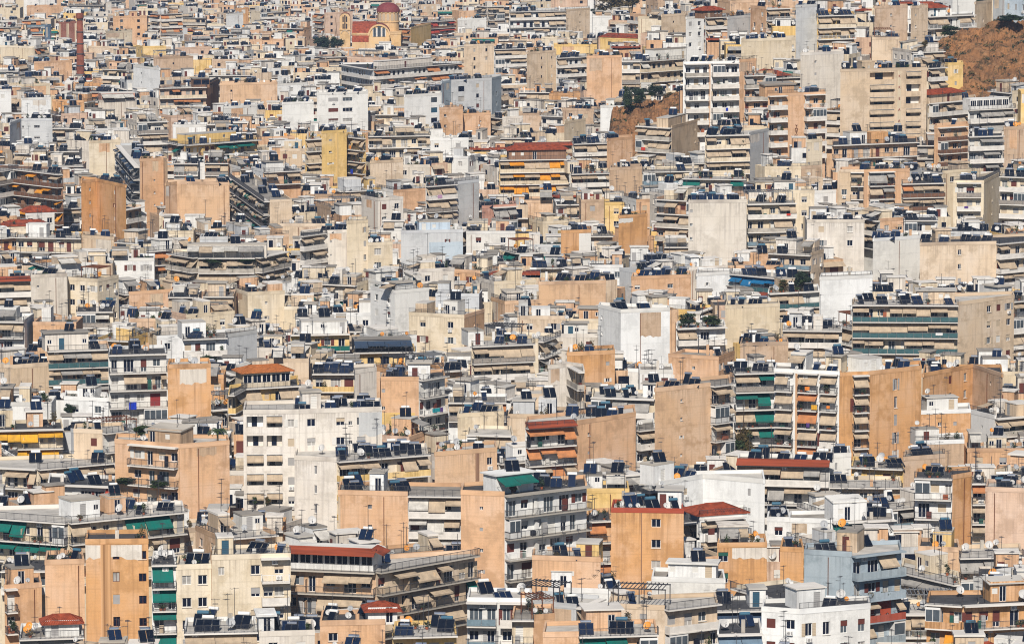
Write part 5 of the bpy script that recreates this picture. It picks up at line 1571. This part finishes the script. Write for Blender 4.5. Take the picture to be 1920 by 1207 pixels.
# ---------------------------------------------------------------- church
def church():
    cx, cy = hit(700, 92)
    cy += 18
    zt = lambda py: CH + cy * ray(700, py).z / ray(700, py).y
    m = cy / FPX                   # metres for one photo pixel here
    X = lambda px: (px - 960) * m
    base = terrain(X(700), cy) - 1
    root = obj('church', None, None, (X(705), cy, base))
    tag(root, 'cream domed church with wine red dome, barrel vaults and twin-arched bell tower', 'church')
    L = lambda x, y, z: (x - X(705), y - cy, z - base)
    # dome on its drum
    dc, rd = X(727), 20.5 * m
    b = MB()
    z0, z1 = zt(44), zt(24)
    b.lathe([(rd, z0 - 6), (rd, z1)], 'ch', 32)
    b.lathe([(rd * 1.06, z0), (rd * 1.06, z0 + .4), (rd, z0 + .5)], 'ch', 32)
    o = obj('drum', b.mesh('drum'), root, (dc - X(705), 8, -base))
    for i in range(16):
        a = math.pi + math.pi * 2 * i / 16
        w = MB()
        ww = rd * 0.13
        pts = [(-ww, 0, 0), (ww, 0, 0)] + [(ww * math.cos(t), 0, (z1 - z0) * .55 + ww * math.sin(t)) for t in np.linspace(0, math.pi, 7)]
        w.poly([(p[0], -rd * 1.004, z0 + .8 + p[2]) for p in pts], 'shbeige')
        obj('drum_window', w.mesh('drum_window'), o, (0, 0, 0), a)
        ar = MB()
        prev = None
        for t in np.linspace(0, math.pi, 9):
            p = Vector((ww * 1.45 * math.cos(t), -rd * 1.01, z1 - ww * 1.2 + ww * 1.45 * math.sin(t)))
            if prev is not None: ar.beam(prev, p, 0.16, 'ch')
            prev = p
        obj('arch_moulding', ar.mesh('arch_moulding'), o, (0, 0, 0), a)
    b = MB()
    hd = zt(7) - z1
    b.lathe([(rd * 1.08 * math.cos(t), z1 + hd * math.sin(t)) for t in np.linspace(0, math.pi / 2 - .02, 12)], 'tilewine', 36)
    for p in b.f: pass
    d_o = obj('dome', b.mesh('dome'), root, (dc - X(705), 8, -base))
    for p in d_o.data.polygons: p.use_smooth = True
    # long nave vault running left-right and the transept gable facing the camera
    b = MB()
    za, zb = zt(62), zt(41)
    for (y0, y1, q0, q1) in ((-6, -4.5, 0.0, .45), (-4.5, -1.5, .45, .85), (-1.5, 2, .85, 1.0), (2, 5.5, 1.0, .85), (5.5, 9, .85, 0)):
        b.poly([(X(661), y0, za + (zb - za) * q0), (X(706), y0, za + (zb - za) * q0), (X(706), y1, za + (zb - za) * q1), (X(661), y1, za + (zb - za) * q1)], 'tile')
    obj('nave_roof', b.mesh('nave_roof'), root, (-X(705), 0, -base))
    b = MB()
    b.box(X(661), X(752), -6.2, 9, base, za, 'ch')
    b.box(X(660.5), X(753), -6.4, 9.2, za - .1, za + .35, 'ch')
    obj('nave_wall', b.mesh('nave_wall'), root, (-X(705), 0, -base))
    b = MB()
    b.poly([(X(661), -9.5, zt(76)), (X(695), -9.5, zt(76)), (X(695), -6.3, zt(65)), (X(661), -6.3, zt(65))], 'tile')
    b.box(X(661), X(695), -9.4, -6.5, base, zt(76.5), 'ch')
    obj('aisle_roof', b.mesh('aisle_roof'), root, (-X(705), 0, -base))
    b = MB()
    gx, gr, gz = X(712), 19.5 * m, zt(64)
    arc = [(gx + gr * math.cos(t), gz + gr * math.sin(t)) for t in np.linspace(0, math.pi, 25)]
    b.poly([(gx + gr, -10, base), *[(p[0], -10, p[1]) for p in arc], (gx - gr, -10, base)][::-1], 'ch')
    for i in range(24):
        (x0, w0), (x1, w1) = arc[i], arc[i + 1]
        b.poly([(x0, -10, w0), (x0, 6, w0), (x1, 6, w1), (x1, -10, w1)][::-1], 'tilewine')
    b.poly([(gx + gr, -10, base), (gx + gr, 6, base), (gx + gr, 6, gz), (gx + gr, -10, gz)], 'ch')
    for i in range(24):
        (x0, w0), (x1, w1) = arc[i], arc[i + 1]
        b.beam((x0, -10.1, w0), (x1, -10.1, w1), 0.35, 'ch')
    g = obj('transept', b.mesh('transept'), root, (-X(705), 0, -base))
    for i, ww in ((-1, .55), (0, .7), (1, .55)):
        w = MB()
        zz = zt(66)
        w.box(gx + i * 1.9 - ww, gx + i * 1.9 + ww, -10.16, -10.02, zz, zz + (4.6 if i == 0 else 3.6), 'glassgrey')
        w.box(gx + i * 1.9 - ww - .25, gx + i * 1.9 - ww, -10.2, -10.02, zz, zz + 3.6, 'framewhite')
        w.box(gx + i * 1.9 + ww, gx + i * 1.9 + ww + .25, -10.2, -10.02, zz, zz + 3.6, 'framewhite')
        obj('window', w.mesh('window'), g)
    # bell tower
    tx0, tx1, ty = X(638.5), X(658), -11.0
    wt = tx1 - tx0
    b = MB()
    sp = zt(30)
    arc = [((tx0 + tx1) / 2 - wt / 2 * .98 * math.cos(t), sp + wt * .42 * math.sin(t)) for t in np.linspace(0, math.pi, 17)]
    b.poly([(tx0, ty, base), (tx1, ty, base), (tx1, ty, sp)] + [(p[0], ty, p[1]) for p in arc[::-1]] + [(tx0, ty, sp)], 'ch')
    b.poly([(tx1, ty, base), (tx1, ty + wt, base), (tx1, ty + wt, sp), (tx1, ty, sp)], 'ch')
    b.poly([(tx0, ty, base), (tx0, ty, sp), (tx0, ty + wt, sp), (tx0, ty + wt, base)], 'ch')
    b.poly([(tx0, ty + wt, base), (tx0, ty + wt, sp), (tx1, ty + wt, sp), (tx1, ty + wt, base)], 'ch')
    for i in range(16):
        (x0, w0), (x1, w1) = arc[i], arc[i + 1]
        b.poly([(x0, ty - .3, w0 + .1), (x1, ty - .3, w1 + .1), (x1, ty + wt, w1 + .1), (x0, ty + wt, w0 + .1)], 'tile')
    zc = zt(53.5)
    b.box(tx0 - .3, tx1 + .3, ty - .3, ty + wt, zc, zc + .5, 'ch')
    t_o = obj('bell_tower', b.mesh('bell_tower'), root, (-X(705), 0, -base))
    for zz in (zt(38.5), zt(52)):
        for i in (-1, 0, 1):
            w = MB()
            xx = (tx0 + tx1) / 2 + i * wt * .17
            hh = wt * (.62 if i == 0 else .48)
            w.box(xx - wt * .06, xx + wt * .06, ty - .06, ty - .02, zz, zz + hh, 'dark')  # dark plate on the solid wall paints the shade inside a belfry arch
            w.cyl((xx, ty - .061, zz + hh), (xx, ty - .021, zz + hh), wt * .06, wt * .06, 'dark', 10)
            obj('belfry_opening', w.mesh('belfry_opening'), t_o)
    w = MB()
    prev = None
    for t in np.linspace(0, math.pi, 13):
        p = Vector(((tx0 + tx1) / 2 + wt * .36 * math.cos(t), ty - .1, zt(60) + wt * .3 * math.sin(t)))
        if prev is not None: w.beam(prev, p, .14, 'be')
        prev = p
    obj('arch_moulding', w.mesh('arch_moulding'), t_o)
church()

# ---------------------------------------------------------------- old brick chimney
plain_mat('chimneybrick', (0.27, 0.085, 0.05), 0.9, var=0.55, scale=0.35)
def brick_chimney():
    x, y = hit(151, 152)
    m = y / FPX
    zb, zt = terrain(x, y) - 1, CH + y * ray(151, 25).z / ray(151, 25).y
    zl = CH + y * ray(151, 150).z / ray(151, 150).y
    root = obj('factory_chimney', None, None, (x, y, zb))
    tag(root, 'tall tapering red brick factory chimney with iron hoops', 'chimney')
    r1, r0 = 5.3 * m, 7.8 * m
    rb = r0 + (r0 - r1) * (zl - zb) / (zt - zl)
    b = MB()
    b.lathe([(rb, 0), (r1, zt - zb), (r1 * .7, zt - zb), (r1 * .6, zt - zb - 4)], 'chimneybrick', 24)
    o = obj('shaft', b.mesh('shaft'), root)
    for p in o.data.polygons: p.use_smooth = True
    for py in (28, 38, 61, 83, 102, 124, 140):
        z = CH + y * ray(151, py).z / ray(151, py).y - zb
        r = rb + (r1 - rb) * z / (zt - zb)
        b = MB()
        b.lathe([(r + .02, z), (r + .14, z), (r + .14, z + .35), (r + .02, z + .35)], 'metal', 24)
        obj('hoop', b.mesh('hoop'), root)
    b = MB()
    b.lathe([(r1 + .02, zt - zb - 2.2), (r1 + .4, zt - zb - 1.6), (r1 + .4, zt - zb - .1), (r1, zt - zb)], 'chimneybrick', 24)
    obj('crown', b.mesh('crown'), root)
    b = MB()
    b.box(-rb * 2, rb * 2, -rb * 1.6, rb * 1.6, 0, zl - zb, 'be'); b.box(-rb * 2.2, rb * 2.2, -rb * 1.8, rb * 1.8, zl - zb, zl - zb + .4, 'tile')
    obj('plinth', b.mesh('plinth'), root)
brick_chimney()

# ---------------------------------------------------------------- rock slopes, trees, shrubs
rocky_hill([(1738, 82), (1765, 78), (1800, 66), (1835, 62), (1862, 50), (1885, 42), (1990, 38)], 1250, 70, 168, closed=False)
rocky_hill([(1130, 222), (1165, 210), (1190, 203), (1215, 196), (1250, 186), (1300, 176), (1330, 176)], 1330, 100, 262, 'dry_slope')

def tree_mesh(kind, sd):
    q = random.Random(sd)
    if kind == 'palm':
        def f(b):
            for i in range(22):
                a, el = 2 * math.pi * i / 22 + q.uniform(-.1, .1), q.uniform(0.1, 1.1)
                prev = Vector((0, 0, 3.0))
                for s in range(1, 6):
                    t = s / 5
                    p = Vector((math.cos(a) * 1.9 * t, math.sin(a) * 1.9 * t, 3.0 + math.sin(el) * 1.5 * t - 1.3 * t * t))
                    side = Vector((-math.sin(a), math.cos(a), 0)) * 0.28 * (1.15 - t)
                    b.poly([tuple(prev - side + Vector((0, 0, -.1))), tuple(prev), tuple(p), tuple(p - side + Vector((0, 0, -.15)))], 'leaf')
                    b.poly([tuple(prev), tuple(prev + side + Vector((0, 0, -.1))), tuple(p + side + Vector((0, 0, -.15))), tuple(p)], 'leaf')
                    prev = p
        return cached(('palm_crown', sd), f)
    def f(b):
        mat = {'dark': 'leafdark', 'green': 'leaf', 'dry': 'leafdry'}[kind]
        for i in range(13):
            a = q.uniform(0, 6.28)
            r = q.uniform(0.1, 0.75)
            z = q.uniform(-.7, .9)
            k = math.sqrt(max(.1, 1 - z * z * .8))
            rr = q.uniform(.3, .48)
            leafball(b, rr, rr, rr * .8, 230, .085, mat if q.random() < .8 else 'leaf', sd * 50 + i, (r * math.cos(a) * k, r * math.sin(a) * k, z * .75))
    return cached(('crown', kind, sd), f)
def trunk_mesh(sd):
    q = random.Random(sd)
    def f(b):
        p = Vector((0, 0, 0)); r = .11
        for i in range(4):
            n = p + Vector((q.uniform(-.06, .06), q.uniform(-.06, .06), .28))
            b.cyl(p, n, r, r * .8, 'bark', 8, False)
            if i > 0:
                for _ in range(2):
                    a = q.uniform(0, 6.28)
                    b.cyl(n, n + Vector((math.cos(a) * .4, math.sin(a) * .4, .38)), r * .5, r * .2, 'bark', 6, False)
            p, r = n, r * .8
    return cached(('trunk', sd), f)
def tree(name, label, cat, px, py, wpx, hpx, dist, kind, sd, group=None, zbase=None):
    "crown centred on the photo pixel at a real distance, trunk down to the ground"
    d = ray(px, py)
    x, y = d.x / d.y * dist, dist
    z = CH + d.z / d.y * dist
    rx, rz = wpx / 2 * dist / FPX, hpx / 2 * dist / FPX
    zb = z - rz * 1.15 if zbase is None else zbase
    root = obj(name, None, None, (x, y, zb))
    tag(root, label, cat, group)
    if kind == 'palm':
        k = rx / 1.9
        obj('crown', tree_mesh('palm', sd), root, (0, 0, z - zb - 2.6 * k), 0, (k, k, k))
        b = MB(); b.cyl((0, 0, 0), (0, 0, max(.3, z - zb + .4 * k)), .16, .12, 'bark', 8)
        obj('trunk', b.mesh('trunk'), root)
        return
    obj('crown', tree_mesh(kind, sd), root, (0, 0, z - zb), sd * 1.3, (rx, rx, rz))
    h = max(0.5, z - zb)
    obj('trunk', trunk_mesh(sd % 3), root, (0, 0, 0), 0, (max(.6, rx * .7), max(.6, rx * .7), h / 1.0))
def tr(px, py, w, h, ybot, kind, sd, label, name='tree', cat='tree', lift=ROOFH, dz=0):
    x, y = hit(px, ybot, lift)
    tree(name, label, cat, px, py, w, h, y + dz, kind, sd, zbase=terrain(x, y + dz) - .3)
tr(604, 84, 44, 32, 104, 'dark', 1, 'dark pine with a broad crown beside the church bell tower')
tr(632, 80, 30, 30, 104, 'dark', 2, 'smaller dark pine close to the bell tower')
tr(733, 68, 24, 18, 95, 'dark', 3, 'dark tree in front of the church transept', lift=8)
tr(700, 84, 50, 12, 100, 'green', 4, 'low shrub mass below the church aisle roof', lift=8)
tr(1150, 6, 76, 30, 32, 'dry', 5, 'wide olive-brown tree crown above the hillside roofs')
tr(1122, 22, 34, 16, 33, 'dark', 6, 'dark bush under the wide olive-brown tree')
tr(1185, 6, 46, 28, 32, 'dry', 7, 'olive-brown tree beside the wide crown on the hill')
SH = 1322
for i, (px, py, w, h, kd, lab) in enumerate(((1176, 182, 26, 46, 'dark', 'narrow dark cypress-like shrub on the dry slope'), (1200, 184, 42, 38, 'dark', 'round dark shrub on the dry slope beside a cypress-like one'),
        (1228, 170, 40, 24, 'dark', 'low spreading shrub at the top of the dry slope'), (1184, 203, 34, 16, 'green', 'green ground bush at the foot of the dry slope shrubs'),
        (1258, 178, 34, 12, 'dry', 'dry thin brush on the crest of the dry slope'))):
    tree('shrub', lab, 'shrub', px, py, w, h, SH - 6 + i * 2, kd, 10 + i)
tree('shrub', 'dark olive shrub in front of the white hillside villa', 'shrub', 1781, 58, 36, 24, 1205, 'dark', 20)
tree('shrub', 'small brush tuft on the rocky slope above the villa', 'shrub', 1735, 82, 14, 14, 1190, 'dry', 21)
tree('shrub', 'flat dark scrub along the top of the rocks', 'shrub', 1895, 34, 60, 14, 1245, 'dark', 22)
tr(1596, 70, 28, 42, 94, 'dark', 23, 'slim dark tree beside the yellow balcony house on the hill', lift=10)
tr(1392, 832, 50, 66, 872, 'dry', 24, 'bare-twigged brown tree beside the green-awning balcony tower', lift=12)
tr(708, 232, 36, 34, 250, 'dry', 25, 'brown bushy tree between white office block and cream house', lift=10)
tr(976, 232, 32, 32, 250, 'dark', 32, 'dark tree in a yard below the orange wall house', lift=10)

def planted(host, px, py, w, h, off, kind, sd, label, name='shrub', cat='shrub', roof=False):
    "greenery standing on a recognisable building: on its roof deck or on the balcony floor below the pixel"
    q = [t for t in HP if t['short'] == host][0]
    P = q['poly']
    dist = q['d']
    for i in range(q['nf']):
        a, b = proj(P[i][0], P[i][1], q['z'])[0], proj(P[i + 1][0], P[i + 1][1], q['z'])[0]
        if a <= px <= b:
            t = (px - a) / (b - a)
            dist = P[i][1] + (P[i + 1][1] - P[i][1]) * t
    dist += off
    z = CH + dist * ray(px, py).z / ray(px, py).y
    deck = q['z'] - 0.7
    fl = deck if roof else deck - 3.0 * math.ceil((deck - z + 0.3) / 3.0)
    tree(name, label, cat, px, py, w, h, dist, kind, sd, zbase=fl)
planted('peach block with red-edged loggia', 408, 810, 40, 26, 2.0, 'palm', 1, 'small palm on the roof edge of the peach block with red-edged loggia', 'palm', 'palm', True)
planted('peach block with red-edged loggia', 268, 808, 44, 22, 3.0, 'green', 29, 'round green shrub on the roof of the peach block with red-edged loggia', roof=True)
planted('peach block with red-edged loggia', 238, 902, 50, 16, -0.7, 'dark', 34, 'dark planting along the loggia of the peach block')
planted('peach block with red-edged loggia', 300, 906, 50, 15, -0.7, 'green', 35, 'leafy planting at the right end of the peach loggia')
planted('hedge balcony block', 1290, 598, 44, 22, 1.5, 'dark', 26, 'dark hedge on the hedge balcony block beside the white blank block', 'hedge', 'hedge', True)
planted('hedge balcony block', 1334, 600, 46, 20, 1.5, 'green', 36, 'dark hedge on the hedge balcony block beside the bright cream wall', 'hedge', 'hedge', True)
planted('garden terrace house', 1504, 524, 46, 32, 2.0, 'dark', 27, 'dark garden tree on the garden terrace house', 'tree', 'tree', True)
planted('garden terrace house', 1468, 532, 26, 18, 2.0, 'dry', 28, 'yellowing shrub beside the garden terrace tree', roof=True)
planted('white low terrace house', 133, 768, 30, 24, -0.8, 'dark', 31, 'dark climbing shrub on the white low terrace house')
planted('peach back wall with panels', 1210, 556, 44, 20, -1.0, 'green', 33, 'planted shrubs on the veranda under the peach back wall')
planted('rounded terrace block', 400, 488, 60, 9, -1.0, 'dark', 37, 'trailing green planters along the rounded terrace block front')
planted('rounded terrace block', 460, 488, 50, 9, -1.0, 'green', 38, 'leafy planters beside the trailing ones on the rounded terrace')
planted('white cubic house', 390, 672, 50, 18, -1.0, 'dark', 39, 'wide dark terrace shrub below the white cubic house')
planted('weathered white block', 478, 938, 16, 18, -0.6, 'green', 40, 'palm-like green plant spilling from the weathered white block loggia')
planted('weathered white block', 503, 938, 14, 18, -0.6, 'leafy' if 0 else 'dry', 41, 'dry green plant in the next loggia of the weathered white block')
planted('peach house with laundry balcony', 760, 800, 40, 16, -1.0, 'dry', 42, 'brownish shrub at the foot of the patched peach wall')
planted('tall tan wall block', 962, 912, 20, 18, 1.0, 'green', 43, 'small leafy shrub on the roof of the tall tan wall block', roof=True)

# ---------------------------------------------------------------- washing over the balcony rails
seen = {}
for (F, x, y, z, mt, w, h, host) in sorted(LAUNDRY, key=lambda t: t[0].p0.y)[:110]:
    def cl(b):
        nn = 5
        for i in range(nn):
            a, c2 = w * i / nn, w * (i + 1) / nn
            o1, o2 = 0.05 * (i % 2), 0.05 * ((i + 1) % 2)
            b.poly([(a, -o1, 0), (a, -o1 - 0.02, -h + o1), (c2, -o2 - 0.02, -h + o2), (c2, -o2, 0)], mt)
            b.poly([(a, -o1 + .02, 0), (c2, -o2 + .02, 0), (c2, -o2, -h + o2), (a, -o1, -h + o1)], mt)
    lb = f"{mt[2:]} {'sheet' if w > 1 else 'towel' if h > .6 else 'cloth'} hung on a balcony of {host}"
    if len(lb.split()) > 16: lb = f"{mt[2:]} washing on {host.split(' and ')[0].replace('between', 'beside')}"
    seen.setdefault(lb, []).append(tag(obj('laundry', cached(('laundry', mt, w, h), cl), None, F.world(x, y, z), F.rz), lb, 'laundry'))
for lb, os_ in seen.items():
    if len(os_) > 1:
        for o in os_: o['group'] = 'washing hung on one building front'

# ---------------------------------------------------------------- roof furniture: the 300 largest of each kind singly, the rest as stuff
CATS = {'solar_heater': 'solar heater', 'satellite_dish': 'satellite dish', 'antenna': 'antenna', 'potted_plant': 'plant'}
def clutter_label(kind, var, host):
    if kind == 'solar_heater':
        s = f"{ {1: 'single', 2: 'twin', 3: 'three'}[var[0]] }-panel {dict(tank='silver', tankwhite='white', tankblue='blue')[var[1]]}-tank solar heater on "
    elif kind == 'satellite_dish':
        s = f"{'large' if var[0] > .55 else 'small'} {dict(dish='white', dishgrey='grey', dishorange='orange')[var[1]]} satellite dish on "
    elif kind == 'antenna':
        s = f"{'tall' if var[0] > 3.5 else 'short'} {'twin-boom' if var[1] > 4 else 'single-boom'} aerial on "
    else:
        s = f"{'tall' if var[0] == 'tall' else 'low'} {'dry brown' if var[1] == 'leafdry' else 'green'} potted plant on "
    if len((s + host).split()) > 16:
        host = host.split(' and ')[0].replace('between', 'beside')
    return s + host
for kind in PARTFN:
    items = [c for c in CLUTTER if c[0] == kind]
    def onscreen(c):
        a, b = proj(c[2], c[3], c[4] + 1)
        return -30 < a < 1950 and -20 < b < 1230
    items = sorted([c for c in items if onscreen(c)], key=lambda c: c[3]) + [c for c in items if not onscreen(c)]
    labs = {}
    for c in items[:300]:
        lb = clutter_label(kind, c[1], c[6])
        labs[lb] = labs.get(lb, 0) + 1
    for c in items[:300]:
        lb = clutter_label(kind, c[1], c[6])
        root = obj(kind, None, None, c[2:5], c[5])
        root.empty_display_size = 0.3
        tag(root, lb, CATS[kind], ({'solar_heater': 'solar heaters', 'satellite_dish': 'satellite dishes', 'antenna': 'aerials', 'potted_plant': 'potted plants'}[kind] + ' on ' + lb.split(' on ', 1)[1]) if labs[lb] > 1 else None)
        for (nm, key, fn, off) in PARTFN[kind](c[1]):
            obj(nm, cached(key, fn), root, off)
        k = 0.78 + 0.28 * ((c[2] * 7.13 + c[3] * 3.7) % 1.0)
        root.scale = (k, k, k)
    rest = MB()
    for c in items[300:]:
        rest.add(template(kind, c[1]), Matrix.Translation(c[2:5]) @ Matrix.Rotation(c[5], 4, 'Z'))
    if rest.v:
        o = obj('distant_' + kind + 's', rest.mesh('far_' + kind))
        o['kind'] = 'stuff'
        tag(o, f"small {CATS[kind]}s on the farther roofs of the city", CATS[kind])
    print(kind, len(items))
print('objects', len(bpy.data.objects))

# ---------------------------------------------------------------- lettering
def lettering(host, txt, fx, ztop, size, gap, mat, fi=0):
    root = [o for o in bpy.data.objects if o.get('label', '').startswith(host)][0]
    q = [h for h in HP if h['short'] == host][0]
    F = Face(root, q['poly'][fi], q['poly'][fi + 1], q['z'] - 0.7)
    for i, ch in enumerate(txt):
        cu = bpy.data.curves.new('letter', 'FONT')
        cu.body = ch; cu.size = size; cu.extrude = 0.03; cu.align_x = 'CENTER'
        tmp = bpy.data.objects.new('letter_tmp', cu)
        me = bpy.data.meshes.new_from_object(tmp)
        bpy.data.objects.remove(tmp)
        me.materials.clear(); me.materials.append(MATS[mat])
        o = F.o('letter', me, fx * F.W, -0.20, ztop - i * gap)
        o.rotation_euler = (math.pi / 2, 0, F.rz)
lettering('white sign-lettered balcony block', 'YOYVAAT', .49, -7.6, 1.0, 0.78, 'rust')
lettering('beige tower block', 'KKEAAH', .68, -1.6, 0.9, 2.7, 'shred')

# ---------------------------------------------------------------- the air over the city
HAZE = 0.00006
if HAZE:
    def hz(b): b.box(-21000, 21000, -600, 23000, -110, 178, 'haze')
    mh = bpy.data.materials.new('haze'); mh.use_nodes = True; MATS['haze'] = mh
    mh.node_tree.nodes.remove(mh.node_tree.nodes['Principled BSDF'])
    pv = mh.node_tree.nodes.new('ShaderNodeVolumePrincipled')
    pv.inputs['Color'].default_value = (0.52, 0.70, 1.0, 1)
    pv.inputs['Density'].default_value = HAZE
    pv.inputs['Anisotropy'].default_value = 0.0
    mh.node_tree.links.new(pv.outputs[0], mh.node_tree.nodes['Material Output'].inputs['Volume'])
    o = obj('haze', cached(('haze',), hz))
    o['kind'] = 'stuff'
    tag(o, 'thin pale summer haze lying over the whole city', 'haze')
